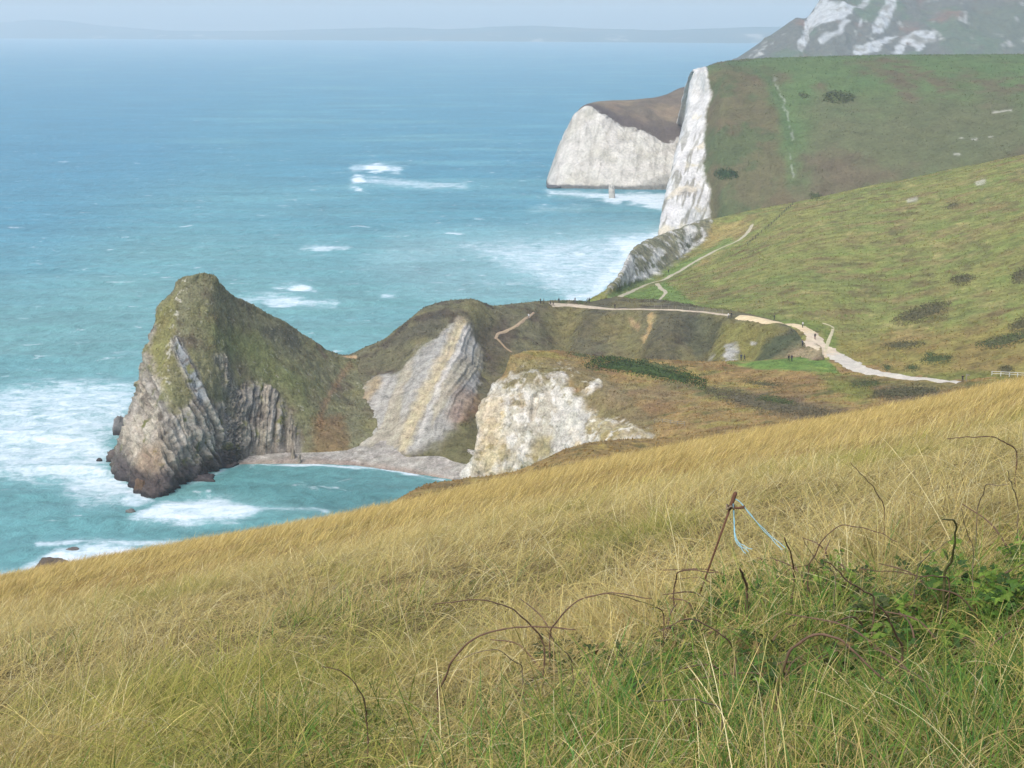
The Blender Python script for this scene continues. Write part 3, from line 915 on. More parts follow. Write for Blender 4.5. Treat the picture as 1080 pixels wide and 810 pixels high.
# ---------------------------------------------------------------- rough tufts standing on the turf
TRODDEN = [([(1012, 403.5), (985, 401), (950, 397.5), (925, 394), (905, 389), (890, 381), (878, 373)], 5.5), ([(880, 375), (868, 369), (860, 362), (858, 355), (852, 349)], 9),
           ([(856, 352), (846, 346), (832, 342.5), (815, 339.5), (800, 336.5), (778, 334)], 4), ([(870, 372), (873, 362), (877, 352), (878, 345), (868, 341)], 2.5),
           ([(770, 332.5), (745, 329.5), (720, 327.6), (695, 326.6), (640, 325.6), (598, 321.6), (580, 321)], 2.5), ([(618, 321), (640, 318), (660, 310), (700, 295), (738, 273), (760, 262), (778, 254), (788, 246), (793, 237)], 2.5),
           ([(693, 299), (702, 308), (699, 313), (690, 326)], 2), ([(563, 330), (541, 346), (526, 352), (522, 358), (540, 372)], 2), ([(784, 386), (840, 384), (868, 384)], 7)]
def tufts(spec):
    V, Q, C, off = [], [], [], 0
    rng = np.random.default_rng(91)
    for name, n, size in spec:
        L = ALL[name]
        g = L.g
        a = np.linalg.norm(np.cross(g[1:, :-1] - g[:-1, :-1], g[:-1, 1:] - g[:-1, :-1]), axis=-1)
        u, v = proj(g)
        ok = (u > -60) & (u < 1140) & (v > 20) & (v < 600)
        wgt = a * ok[:-1, :-1] * (1 - np.clip(L.rock[:-1, :-1] * 1.3, 0, 1))
        wgt = (wgt / wgt.sum()).ravel()
        k = rng.choice(len(wgt), n, p=wgt)
        i, j = np.divmod(k, L.nc - 1)
        s, t = rng.random((2, n, 1))
        p = g[i, j] * (1 - s) * (1 - t) + g[i + 1, j] * s * (1 - t) + g[i, j + 1] * (1 - s) * t + g[i + 1, j + 1] * s * t
        clump = fbm(p, size * 14, 3, .6, 92)
        keep = clump > rng.uniform(-.35, .15, n)
        pu, pv = proj(p)
        for pl, wd in TRODDEN:
            keep &= line_d(pu, pv, pl) > wd
        p, i, j, clump = p[keep], i[keep], j[keep], clump[keep]
        n = len(p)
        c = L.col[i, j] * rng.uniform(1.02, 1.42, n)[:, None] * np.array([1.04, 1.0, .92])
        h = size * rng.uniform(.5, 1.3, n)[:, None] * (1 + .8 * clump[:, None])
        for r in range(2):
            th = rng.uniform(0, math.pi, n)
            d = np.stack([np.cos(th), np.sin(th), 0 * th], -1) * h * .55
            lean = np.stack([rng.normal(.25, .2, n), rng.normal(0, .2, n), np.ones(n)], -1) * h
            V.append(np.stack([p - d - [0, 0, .05], p + d - [0, 0, .05], p + d * .35 + lean, p - d * .5 + lean * .8], 1).reshape(-1, 3))
            Q.append(np.arange(n * 4).reshape(n, 4) + off); off += 4 * n
            C.append(np.repeat(c, 4, 0))
    me = mesh_np('rough_tufts', np.concatenate(V), np.concatenate(Q), smooth=False)
    set_col(me, np.clip(np.concatenate(C), .004, .9))
    o = link('rough_tufts', me, M_leaf)
    tag(o, 'rough grass tufts covering the headland, shelf and hillsides', 'grass', None, 'stuff')
tufts([('headland', 9000, .26), ('cove_cliff', 16000, .26), ('shelf', 26000, .24), ('brown_hill', 16000, .24), ('hillside', 44000, .28), ('chalk_headland', 20000, .42)])

# ================================================================== SEA
def sea():
    a = np.tan(np.radians(np.linspace(-33, 33, 760)))
    vv = np.concatenate([np.linspace(900, 60, 760), np.linspace(59, 37, 60)])
    Y = H / np.array([tanv(x) for x in vv])
    X = Y[:, None] * a[None, :]
    g = np.stack([X, np.repeat(Y[:, None], len(a), 1), np.zeros_like(X)], -1)
    u, v = proj(g)
    fade = 1 - sstep(700, 1800, g[..., 1])
    # swell and chop, real height
    h = .55 * fbm(g, 26, 3, .5, 1, (.55, 1.6, 1)) + .28 * fbm(g, 8, 3, .55, 2, (.6, 1.5, 1))
    for (ax, d, lam, am) in ((.08, 1, 34, .25), (-.12, 1, 21, .14)):
        h = h + am * np.sin((g[..., 1] * d + g[..., 0] * ax) * 2 * math.pi / lam + 3 * fbm(g, 90, 2, .5, 6))
    shelter = sstep(-6, 14, poly_sd(u, v, [(205, 520), (250, 484), (340, 484), (480, 500), (520, 520), (440, 520), (330, 505)]))
    g[..., 2] = h * fade * (1 - .75 * shelter)
    ju = u + 10 * fbm(g, 20, 4, .6, 11); jv = v + 6 * fbm(g, 16, 4, .6, 12)
    foam = np.zeros_like(u)
    def blob(poly, feather, k):
        nonlocal foam
        foam = np.maximum(foam, k * sstep(-feather, feather, poly_sd(ju, jv, poly)))
    def stroke(pts, w, f, k):
        nonlocal foam
        foam = np.maximum(foam, k * (1 - sstep(w - f, w + f, line_d(ju, jv, pts))))
    # surf on the seaward side of the limestone nose
    blob([(-80, 412), (30, 404), (90, 400), (150, 404), (150, 430), (120, 470), (120, 500), (150, 530), (80, 535), (60, 512), (-80, 500)], 18, .82)
    blob([(60, 402), (145, 404), (140, 425), (60, 422)], 8, .75)
    blob([(-60, 440), (40, 448), (110, 455), (118, 486), (60, 480), (-60, 474)], 12, .92)
    blob([(95, 486), (135, 500), (165, 528), (140, 535), (90, 520)], 8, .9)
    blob([(132, 546), (170, 528), (230, 522), (262, 528), (285, 537), (250, 552), (190, 554), (140, 552)], 8, 1.0)
    stroke([(262, 534), (300, 534), (330, 536), (345, 542)], 3.5, 4, .72)
    blob([(-80, 606), (20, 600), (60, 580), (110, 572), (170, 578), (150, 588), (80, 600), (30, 616), (-80, 626)], 8, .95)
    stroke([(40, 575), (90, 570), (190, 574)], 5, 5, .7)
    stroke([(245, 486), (275, 488), (305, 490), (350, 491.5), (400, 495), (440, 500), (470, 506)], 1.5, 1.4, .95)
    stroke([(200, 508), (218, 505), (240, 497)], 3, 3, .7)
    # offshore breakers
    for pts, w, k in (([(374, 178), (398, 175), (420, 179)], 5, .9), ([(370, 192), (392, 190), (440, 195), (490, 196)], 4.5, .85), ([(372, 198), (384, 201)], 3, .75),
                      ([(402, 173), (418, 174)], 2, .6), ([(322, 261), (346, 260), (368, 262)], 3.5, .8), ([(254, 318), (285, 313), (318, 318), (350, 320)], 6, .78),
                      ([(292, 303), (314, 302), (334, 307)], 3.5, .85), ([(404, 312), (418, 310)], 3, .65), ([(120, 371), (146, 370)], 2.5, .65), ([(226, 255), (212, 257)], 2, .4)):
        stroke(pts, w * .8, 5, k * .92)
    for (a, b, ra, rb, k) in ((378, 190, 10, 4.5, 1.15), (398, 177, 20, 4.5, 1.1), (380, 199, 6, 2.5, .95), (314, 304, 18, 4, 1.0), (300, 318, 30, 6, .9), (346, 261, 20, 3.5, .85), (410, 312, 8, 2.5, .8)):
        foam = np.maximum(foam, k * np.clip(1.25 - ((ju - a) / ra) ** 2 - ((jv - b) / rb) ** 2, 0, 1))
    # milky water and surf under the chalk cliffs
    blob([(576, 200), (620, 203), (700, 203), (712, 206), (700, 224), (660, 214), (620, 209), (578, 206)], 4, .95)
    blob([(635, 204), (660, 206), (655, 216), (638, 214)], 4, .9)
    blob([(470, 256), (560, 250), (640, 246), (705, 236), (700, 262), (660, 290), (640, 318), (600, 318), (560, 300), (500, 270)], 20, .74)
    blob([(640, 250), (700, 242), (690, 262), (660, 280), (645, 306), (615, 318), (625, 290), (650, 268)], 12, 1.0)
    stroke([(600, 314), (630, 308), (652, 285)], 6, 6, .95)
    stroke([(655, 282), (672, 262), (694, 250)], 7, 6, 1.0)
    blob([(380, 262), (520, 248), (640, 240), (640, 262), (520, 268), (400, 274)], 12, .42)
    for pts, w, k in (([(560, 262), (640, 262)], 2.5, .6), ([(540, 278), (620, 284)], 3, .55), ([(510, 298), (600, 302)], 3, .5), ([(560, 222), (620, 218)], 3, .45), ([(430, 268), (520, 262)], 3, .42)):
        stroke(pts, w, 4, k)
    foam *= 1 - .9 * shelter * (1 - (1 - sstep(0, 4, line_d(u, v, [(245, 486), (305, 490), (350, 491.5), (400, 495), (440, 500), (470, 506)]))))
    # colour of the water: chalky turquoise inshore, bluer offshore and in streaks
    deep = lin((62, 138, 158)); mid = lin((98, 164, 168)); shal = lin((118, 168, 164)); milk = lin((150, 186, 184)); grn = lin((94, 148, 146))
    big = fbm(g, 260, 4, .55, 21, (.45, 1.0, 1))
    off = sstep(330, 90, v + 60 * big + (u - 300) * -.10)
    c = shal[None, None] * (1 - off[..., None]) + deep * off[..., None]
    band = sstep(0, .3, fbm(g, 70, 4, .55, 22, (.3, 1.2, 1)))[..., None]
    c = c * (1 - .5 * band) + lin((112, 170, 172)) * .5 * band
    lb = (sstep(-50, 90, poly_sd(u, v, [(-200, 40), (250, 60), (200, 200), (60, 300), (-200, 330)])) * .6)[..., None]
    c = c * (1 - lb) + lin((58, 132, 160)) * lb
    mk = sstep(-20, 20, poly_sd(ju, jv, [(420, 250), (600, 236), (705, 236), (690, 270), (640, 318), (470, 318), (380, 280)]))[..., None] * .55
    c = c * (1 - mk) + milk * mk
    sh = np.maximum(shelter, sstep(-10, 10, poly_sd(u, v, [(200, 512), (250, 488), (480, 505), (440, 560), (350, 540), (280, 526)])))[..., None] * .8
    c = c * (1 - sh) + grn * sh
    nearL = sstep(-25, 25, poly_sd(ju, jv, [(-100, 395), (150, 395), (160, 540), (330, 540), (420, 570), (200, 660), (-100, 660)]))[..., None] * .5
    c = c * (1 - nearL) + lin((98, 156, 156)) * nearL
    me = mesh_np('sea', g.reshape(-1, 3), grid_quads(*g.shape[:2]))
    set_col(me, c.reshape(-1, 3) * .72)
    set_float(me, foam.ravel(), 'foam')
    m, nt, N, L = nodes_of('chalky_sea_water')
    out = N.new('ShaderNodeOutputMaterial')
    w = N.new('ShaderNodeBsdfPrincipled')
    w.inputs['Roughness'].default_value = .38; w.inputs['IOR'].default_value = 1.33
    w.inputs['Specular IOR Level'].default_value = .16
    fo = N.new('ShaderNodeBsdfDiffuse'); fo.inputs['Color'].default_value = (.70, .74, .76, 1)
    at = N.new('ShaderNodeAttribute'); at.attribute_name = 'Col'
    fa = N.new('ShaderNodeAttribute'); fa.attribute_name = 'foam'
    geo = N.new('ShaderNodeNewGeometry')
    def mapped(sx, sy, sz=1.0):
        mp = N.new('ShaderNodeMapping'); mp.inputs['Scale'].default_value = (sx, sy, sz)
        L.new(geo.outputs['Position'], mp.inputs['Vector']); return mp
    def noise(mp, sc, det, ro=.6, dist=0):
        n = N.new('ShaderNodeTexNoise'); n.inputs['Scale'].default_value = sc; n.inputs['Detail'].default_value = det
        n.inputs['Roughness'].default_value = ro; n.inputs['Distortion'].default_value = dist
        L.new(mp.outputs[0], n.inputs['Vector']); return n
    n_f = noise(mapped(.75, 1.3), .17, 9, .68, .8)
    n_g = noise(mapped(1.0, .7), .6, 6, .68, 1.0)
    n_b = noise(mapped(.9, .75), .2, 8, .66, .5)
    n_c = noise(mapped(.5, .8), .03, 8, .64, .6)
    n_w = noise(mapped(.6, .7), .13, 9, .68, .6)
    def math_(op, a, b, clamp=False):
        k = N.new('ShaderNodeMath'); k.operation = op; k.use_clamp = clamp
        for i, q in enumerate((a, b)):
            if isinstance(q, (int, float)): k.inputs[i].default_value = q
            else: L.new(q, k.inputs[i])
        return k.outputs[0]
    mixn = math_('ADD', math_('MULTIPLY', n_f.outputs['Fac'], .62), math_('MULTIPLY', n_g.outputs['Fac'], .38))
    v1 = math_('ADD', fa.outputs['Fac'], math_('MULTIPLY', math_('SUBTRACT', mixn, .5), 2.7))
    mr = N.new('ShaderNodeMapRange'); mr.interpolation_type = 'SMOOTHSTEP'
    mr.inputs['From Min'].default_value = .30; mr.inputs['From Max'].default_value = 1.3
    L.new(v1, mr.inputs['Value'])
    gate = N.new('ShaderNodeMapRange'); gate.inputs['From Min'].default_value = .05; gate.inputs['From Max'].default_value = .45
    L.new(fa.outputs['Fac'], gate.inputs['Value'])
    f1 = math_('MULTIPLY', mr.outputs[0], gate.outputs[0])
    # scattered small whitecaps
    wc = N.new('ShaderNodeMapRange'); wc.inputs['From Min'].default_value = .615; wc.inputs['From Max'].default_value = .70
    L.new(n_w.outputs['Fac'], wc.inputs['Value'])
    f2 = math_('MULTIPLY', wc.outputs[0], .6)
    ff = math_('MULTIPLY', math_('MAXIMUM', f1, f2), .92)
    # colour drift
    mr2 = N.new('ShaderNodeMapRange'); mr2.inputs['From Min'].default_value = .3; mr2.inputs['From Max'].default_value = .7
    mr2.inputs['To Min'].default_value = .42; mr2.inputs['To Max'].default_value = 1.6
    L.new(math_('ADD', math_('MULTIPLY', n_g.outputs['Fac'], .3), math_('ADD', math_('MULTIPLY', n_c.outputs['Fac'], .3), math_('MULTIPLY', n_b.outputs['Fac'], .4))), mr2.inputs['Value'])
    sc = N.new('ShaderNodeVectorMath'); sc.operation = 'SCALE'
    L.new(at.outputs['Color'], sc.inputs[0]); L.new(mr2.outputs[0], sc.inputs['Scale'])
    # aerated water around the foam is paler
    aer = N.new('ShaderNodeMixRGB'); aer.inputs[2].default_value = (*lin((150, 196, 196), .8), 1)
    L.new(math_('MULTIPLY', fa.outputs['Fac'], .55), aer.inputs[0]); L.new(sc.outputs[0], aer.inputs[1])
    L.new(aer.outputs[0], w.inputs['Base Color'])
    bp = N.new('ShaderNodeBump'); bp.inputs['Strength'].default_value = .9; bp.inputs['Distance'].default_value = 1.3
    L.new(math_('ADD', n_b.outputs['Fac'], math_('MULTIPLY', n_g.outputs['Fac'], .25)), bp.inputs['Height'])
    L.new(bp.outputs[0], w.inputs['Normal'])
    mx = N.new('ShaderNodeMixShader')
    L.new(ff, mx.inputs[0]); L.new(w.outputs[0], mx.inputs[1]); L.new(fo.outputs[0], mx.inputs[2])
    L.new(mx.outputs[0], out.inputs['Surface'])
    o = link('sea', me, m)
    o['kind'] = 'structure'
sea()

# ================================================================== FOREGROUND HILL
KY, KX, CQ, EYE = .232, .1975, 4.6e-4, 1.75
def fg_z(x, y):
    p = np.stack([x, y, np.zeros_like(x)], -1)
    yy = np.maximum(y, -20)
    z = H - EYE - KY * yy + KX * x - CQ * np.maximum(yy, 0) ** 2
    near = sstep(60, 10, y)
    z = z + .16 * fbm(p, 2.6, 3, .5, 41) * near + .5 * fbm(p, 16, 3, .5, 42) * sstep(4, 14, y)
    # bramble mound
    z = z + .28 * np.exp(-(((x - 3.3) / 2.4) ** 2 + ((y - 11.5) / 2.6) ** 2))
    return z

def foreground():
    r = np.concatenate([np.linspace(-6, 3, 10)[:-1], np.geomspace(3, 260, 300)])
    t = np.linspace(-1, 1, 360)
    X = (np.abs(r) * .62 + 9)[:, None] * t[None, :]
    Y = np.repeat(r[:, None], len(t), 1)
    g = np.stack([X, Y, fg_z(X, Y)], -1)
    L = Land.__new__(Land)
    L.name = 'near_hill'; L.g = g; L.nr, L.nc = g.shape[:2]
    L.u, L.v = proj(g); L.freeze()
    L.col = np.zeros(g.shape); L.rock = np.zeros(g.shape[:2])
    one = np.ones(g.shape[:2])
    nr = sstep(34, 12, g[..., 1])
    L.paint(one, lin((158, 130, 76), .8))
    L.mottle(one, lin((128, 116, 62), .8), 5, 0, .3, 5, 2)
    L.paint(nr, lin((84, 70, 46), .7), .85)
    gm = green_mask(g)
    L.paint(gm, lin((74, 80, 40), K * .7), .9)
    L.build(M_soil)
    return L

def green_mask(p):
    u, v = proj(p)
    n = fbm(p * np.array([1, 1, 0]), 1.7, 4, .6, 51)
    n2 = fbm(p * np.array([1, 1, 0]), 4.5, 3, .55, 52)
    uu, vv = u + 40 * n, v + 30 * n
    a = sstep(-30, 45, poly_sd(uu, vv, [(470, 900), (510, 780), (620, 725), (700, 680), (760, 640), (820, 622), (900, 628), (1000, 612), (1200, 600), (1400, 900)]))
    b = .5 * sstep(-10, 35, poly_sd(uu, vv, [(200, 830), (230, 765), (320, 740), (400, 745), (420, 800), (380, 860)]))
    c = .5 * sstep(.1, .35, n2 + .05) * sstep(580, 680, vv)
    return np.clip(np.maximum.reduce([a * (.72 + .5 * n2), b, c * .6]), 0, 1)
FG = foreground()

# ------------------------------------------------------------------ grass
def blades(name, n, rmin, rmax, length, width, segs, seed, green, pw=1.0, amax=.43, label=None, dens=None, lodge=1.0):
    rng = np.random.default_rng(seed)
    y = (rng.uniform(rmin ** pw, rmax ** pw, n)) ** (1 / pw)
    x = rng.uniform(-1, 1, n) * (amax * y + .9)
    p = np.stack([x, y, fg_z(x, y)], -1)
    flat = p * np.array([1, 1, 0])
    gm = green_mask(p)
    keep = np.ones(n, bool)
    if green == 'green':
        keep = rng.random(n) < gm * .68
    elif green == 'straw':
        keep = rng.random(n) < 1 - .45 * gm
    p, flat, gm = p[keep], flat[keep], gm[keep]
    n = len(p)
    u, v = proj(p)
    tuft = fbm(flat, .55, 3, .6, 61)
    p = p + np.stack([.05 * fbm(flat, .2, 1, .5, 62), .05 * fbm(flat, .2, 1, .5, 63), 0 * x[:n]], -1)
    # wind direction, swirling
    sw = fbm(flat, 2.2, 3, .55, 64)
    sw2 = fbm(flat, .7, 2, .5, 65)
    near = sstep(34, 14, p[:, 1])
    ang = math.radians(12) + (1.6 * sw + 1.5 * sw2) * (.35 + 1.6 * near) + rng.normal(0, .5, n) * (.9 + .5 * near) + .5 * fbm(flat, 6, 3, .6, 74)
    flip = (rng.random(n) < .22 * near + .04)
    ang = ang + flip * rng.uniform(1.2, 4.6, n)
    d = np.stack([np.cos(ang), np.sin(ang), np.zeros(n)], -1)
    L = length * rng.uniform(.55, 1.25, n) * (1 + .5 * tuft) * (1 + .25 * sw)
    L = np.minimum(L * np.clip(1 + .9 * fbm(flat, 1.1, 3, .6, 71), .45, 1.7), length * 1.3)
    w0 = width * rng.uniform(.6, 1.35, n)
    mat = near * (green == 'straw')
    th0 = np.radians(rng.uniform(2, 38, n) + mat * rng.uniform(0, 42, n)) * lodge
    th1 = np.radians(np.clip(rng.normal(78, 24, n) + 14 * mat + 40 * sw2 + 45 * fbm(flat, 1.6, 2, .5, 72), 15, 140)) * (lodge * .85 + .15 * near)
    down = np.stack([np.zeros(n), np.zeros(n), np.ones(n)], -1)
    rows = []
    pos = p.copy()
    pos[:, 2] -= .02
    waz = ang + math.pi / 2 + rng.normal(0, .7, n)
    wd = np.stack([np.cos(waz), np.sin(waz), rng.normal(0, .25, n)], -1)
    # keep a visible face toward the south-east (viewer side of the slope) on average
    for k in range(segs + 1):
        s = k / segs
        prof = (1 - s) ** .7 * .85 + .15 if k < segs else .12
        if green != 'green':
            prof *= 1 + .9 * math.exp(-((s - .86) / .09) ** 2)
        hw = (w0 * prof * .5)[:, None] * wd
        rows.append(np.stack([pos - hw, pos + hw], 1))
        th = th0 + (th1 - th0) * (s + .5 / segs)
        step = (L / segs)[:, None]
        pos = pos + step * (np.sin(th)[:, None] * d + np.cos(th)[:, None] * down)
    V = np.stack(rows, 1)                       # n, segs+1, 2, 3
    # never dive below ground
    gz = fg_z(V[..., 0], V[..., 1]) + .012
    V[..., 2] = np.maximum(V[..., 2], gz)
    nv = (segs + 1) * 2
    base = (np.arange(n) * nv)[:, None]
    q = []
    for k in range(segs):
        q.append(np.stack([base[:, 0] + 2 * k, base[:, 0] + 2 * k + 1, base[:, 0] + 2 * k + 3, base[:, 0] + 2 * k + 2], -1))
    quads = np.stack(q, 1).reshape(-1, 4)
    # colours belong to each blade
    straw = np.array([lin((206, 184, 116)), lin((198, 178, 112)), lin((222, 208, 158)), lin((186, 160, 98)), lin((190, 178, 112)), lin((170, 142, 98))]) * .86
    olive = np.array([lin((164, 160, 76)), lin((180, 168, 88)), lin((142, 146, 66))]) * .8
    greens = np.array([lin((104, 138, 48)), lin((84, 118, 44)), lin((128, 146, 58)), lin((92, 136, 60)), lin((146, 150, 72))]) * .8
    if green == 'green':
        c = greens[rng.integers(0, len(greens), n)]
    else:
        c = straw[rng.choice(len(straw), n, p=[.3, .25, .14, .12, .11, .08])]
        big = fbm(flat, 3.2, 4, .55, 66)
        crest = sstep(560, 520, v + (u - 540) * .2)       # higher on the slope the sward is plain gold
        ol = sstep(.08, .36, big + .25 * fbm(flat, .8, 3, .5, 67) - .16 * crest)[:, None] * (.85 - .5 * crest[:, None])
        oc = olive[rng.integers(0, len(olive), n)]
        m = (rng.random(n)[:, None] < ol)
        c = np.where(m, oc, c)
        m2 = rng.random(n)[:, None] < (.4 * gm)[:, None]
        c = np.where(m2, oc * .95, c)
        gold = lin((208, 174, 100)) * .86
        c = c * (1 - .4 * crest[:, None]) + gold * .4 * crest[:, None]
    c = c * (1 + .35 * fbm(flat, 1.3, 3, .6, 73))[:, None]
    c = c * (rng.uniform(.5, 1.3, n) + .4 * (rng.random(n) < .1))[:, None]
    cc = np.repeat(c[:, None], segs + 1, 1)
    if green == 'green':
        pass
    else:
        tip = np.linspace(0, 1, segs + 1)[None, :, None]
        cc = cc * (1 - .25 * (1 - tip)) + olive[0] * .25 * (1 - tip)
    cc = np.repeat(cc[:, :, None], 2, 2).reshape(-1, 3)
    return V.reshape(-1, 3), quads, cc

def grass_object(name, parts, label):
    vs, qs, cs, off = [], [], [], 0
    for V, Q, C in parts:
        vs.append(V); qs.append(Q + off); cs.append(C); off += len(V)
    me = mesh_np(name, np.concatenate(vs), np.concatenate(qs))
    set_col(me, np.concatenate(cs))
    o = link(name, me, M_leaf)
    tag(o, label, 'grass', None, 'stuff')
    return o

grass_object('dry_grass', [
    blades('a', 78000, 3.2, 11, .52, .0044, 7, 1, 'straw', 1.5, lodge=1.25),
    blades('long culms', 2600, 3.2, 14, .85, .0042, 8, 21, 'straw', 1.6, lodge=1.0),
    blades('b', 150000, 9, 27, .42, .0046, 5, 2, 'straw', 1.35, lodge=1.2),
    blades('c', 170000, 24, 64, .36, .0095, 3, 3, 'straw', 1.3, lodge=1.1),
    blades('d', 70000, 55, 125, .36, .024, 2, 4, 'straw', 1.3),
], 'tall wind blown golden dry grass covering the near slope')
grass_object('green_grass', [
    blades('e', 110000, 3.2, 16, .46, .006, 6, 5, 'green', 1.4, lodge=1.05),
    blades('f', 16000, 14, 30, .45, .010, 4, 6, 'green', 1.4),
], 'lush bent green grass among brambles at the lower right')

# ================================================================== small helpers for things
def tube(pts, radii, sides=6, cap=True):
    pts = np.array(pts, float)
    n = len(pts)
    radii = np.broadcast_to(np.asarray(radii, float), (n,))
    tan = np.gradient(pts, axis=0)
    tan /= np.linalg.norm(tan, axis=1)[:, None] + 1e-9
    ref = np.array([0, 0, 1.0]) if abs(tan[0, 2]) < .9 else np.array([1.0, 0, 0])
    V = []
    for i in range(n):
        a = np.cross(tan[i], ref); a /= np.linalg.norm(a) + 1e-9
        b = np.cross(tan[i], a)
        ref = np.cross(a, tan[i])
        for k in range(sides):
            t = 2 * math.pi * k / sides
            V.append(pts[i] + radii[i] * (math.cos(t) * a + math.sin(t) * b))
    Q = []
    for i in range(n - 1):
        for k in range(sides):
            Q.append((i * sides + k, i * sides + (k + 1) % sides, (i + 1) * sides + (k + 1) % sides, (i + 1) * sides + k))
    T = []
    if cap:
        V += [pts[0], pts[-1]]
        c0, c1 = len(V) - 2, len(V) - 1
        for k in range(sides):
            T.append((c0, (k + 1) % sides, k)); T.append((c1, (n - 1) * sides + k, (n - 1) * sides + (k + 1) % sides))
    return np.array(V), np.array(Q), (np.array(T) if T else None)

def join(shapes):
    V, Q, T, off = [], [], [], 0
    for v, q, t in shapes:
        V.append(np.asarray(v, float))
        if q is not None and len(q): Q.append(np.asarray(q) + off)
        if t is not None and len(t): T.append(np.asarray(t) + off)
        off += len(v)
    return np.concatenate(V), (np.concatenate(Q) if Q else None), (np.concatenate(T) if T else None)

def box(c, s, rz=0):
    x, y, z = np.array(s) / 2
    v = np.array([(a * x, b * y, d * z) for d in (-1, 1) for a, b in ((-1, -1), (1, -1), (1, 1), (-1, 1))])
    ca, sa = math.cos(rz), math.sin(rz)
    v = np.stack([v[:, 0] * ca - v[:, 1] * sa, v[:, 0] * sa + v[:, 1] * ca, v[:, 2]], -1) + np.array(c)
    q = np.array([(0, 3, 2, 1), (4, 5, 6, 7), (0, 1, 5, 4), (1, 2, 6, 5), (2, 3, 7, 6), (3, 0, 4, 7)])
    return v, q, None

def smooth_line(pts, n):
    return pchip_up(np.array(pts, float), n, 0)

# ================================================================== PATHS
LANDS = {'headland', 'cove_cliff', 'shelf', 'hillside', 'brown_hill', 'beach', 'chalk_headland'}
def path(name, px, width, col, mat=M_path, lift=.10, n=None, only=None, jag=.25):
    pts = [pick(u, v, only or LANDS) for u, v in px]
    pts = [p for p in pts if p is not None]
    pts = np.array([tuple(p) for p in pts])
    seg = np.linalg.norm(np.diff(pts, axis=0), axis=1).sum()
    n = n or max(12, int(seg / .7))
    c = smooth_line(pts, n)
    width = np.atleast_1d(width) * .75
    w = np.interp(np.linspace(0, 1, n), np.linspace(0, 1, len(np.atleast_1d(width))), np.atleast_1d(width))
    t = np.gradient(c, axis=0)[:, :2]
    t /= np.linalg.norm(t, axis=1)[:, None] + 1e-9
    nn = np.stack([-t[:, 1], t[:, 0]], -1)
    m = 9
    offs = np.linspace(-1, 1, m)
    V = np.zeros((n, m, 3))
    for j, o in enumerate(offs):
        jw = w * .5 * o
        if abs(o) > .9:
            jw = jw * (1 + jag * 2.2 * fbm(c, 2.2, 3, .6, 70 + j))
        V[:, j, :2] = c[:, :2] + nn * jw[:, None]
    for i in range(n):
        for j in range(m):
            z = drop(V[i, j, 0], V[i, j, 1], only or LANDS)
            V[i, j, 2] = (z if z is not None else c[i, 2])
    V[..., 2] += lift
    # bed the two edges into the turf
    V[:, 0, 2] -= lift * 1.3; V[:, -1, 2] -= lift * 1.3
    me = mesh_np(name, V.reshape(-1, 3), grid_quads(n, m))
    cc = lin(col, K)[None] * (1 + .22 * fbm(V.reshape(-1, 3), 3, 4, .6, 77))[:, None]
    set_col(me, cc)
    set_float(me, np.ones(n * m), 'rock')
    o = link(name, me, mat)
    o['kind'] = 'structure'
    return o

path('chalk_path', [(1012, 403.5), (985, 401), (950, 397.5), (925, 394), (905, 389), (890, 381), (878, 373)], (2.2, 2.4, 3.0, 4.0, 6, 6.5, 6.5), (196, 187, 170), only={'hillside', 'shelf', 'cove_cliff'})
path('chalk_path', [(880, 375), (868, 369), (860, 362), (858, 355), (852, 349)], (7, 9, 9, 6, 4), (206, 188, 160), only={'hillside', 'shelf', 'cove_cliff'})
path('chalk_path', [(856, 352), (846, 346), (832, 342.5), (815, 339.5), (800, 336.5), (788, 334.5), (778, 334)], (5, 4, 4.5, 5, 5.5, 5, 3), (214, 192, 152), only={'hillside', 'cove_cliff'})
path('chalk_path', [(870, 372), (873, 362), (877, 352), (878, 345), (868, 341)], (1.5, 1.4, 1.2, 1, .8), (196, 184, 148), only={'hillside', 'cove_cliff'})
path('clifftop_path', [(770, 332.5), (745, 329.5), (720, 327.6), (695, 326.6), (665, 326.2), (640, 325.6), (618, 323.5), (598, 321.6), (580, 321)], (1.8, 1.6, 1.6, 2, 1.8, 2.4, 3, 4.2, 4.5), (186, 170, 146), only={'hillside', 'cove_cliff'})
path('grass_track', [(618, 321), (640, 318), (660, 310), (680, 301), (700, 295), (720, 284), (738, 273), (760, 262), (778, 254), (788, 246), (793, 237)], (2.6, 2.4, 2.2, 2.4, 2.8, 3, 3, 3.4, 3.6, 3, 2), (184, 174, 146), only={'hillside'})
path('grass_track', [(693, 299), (698, 305), (702, 308), (699, 313), (692, 320), (690, 326)], (2.2, 2, 2, 1.4, 1.2, 1), (186, 174, 146), only={'hillside'})
path('sand_path', [(563, 330), (552, 338), (541, 346), (526, 352), (522, 358)], (.9, 1.1, 1.2, 1.2, .9), (172, 150, 122), only={'cove_cliff'}, lift=.2)
path('sand_path', [(524, 357), (532, 366), (540, 372)], (.9, .8, .7), (156, 136, 108), only={'cove_cliff'}, lift=.2)

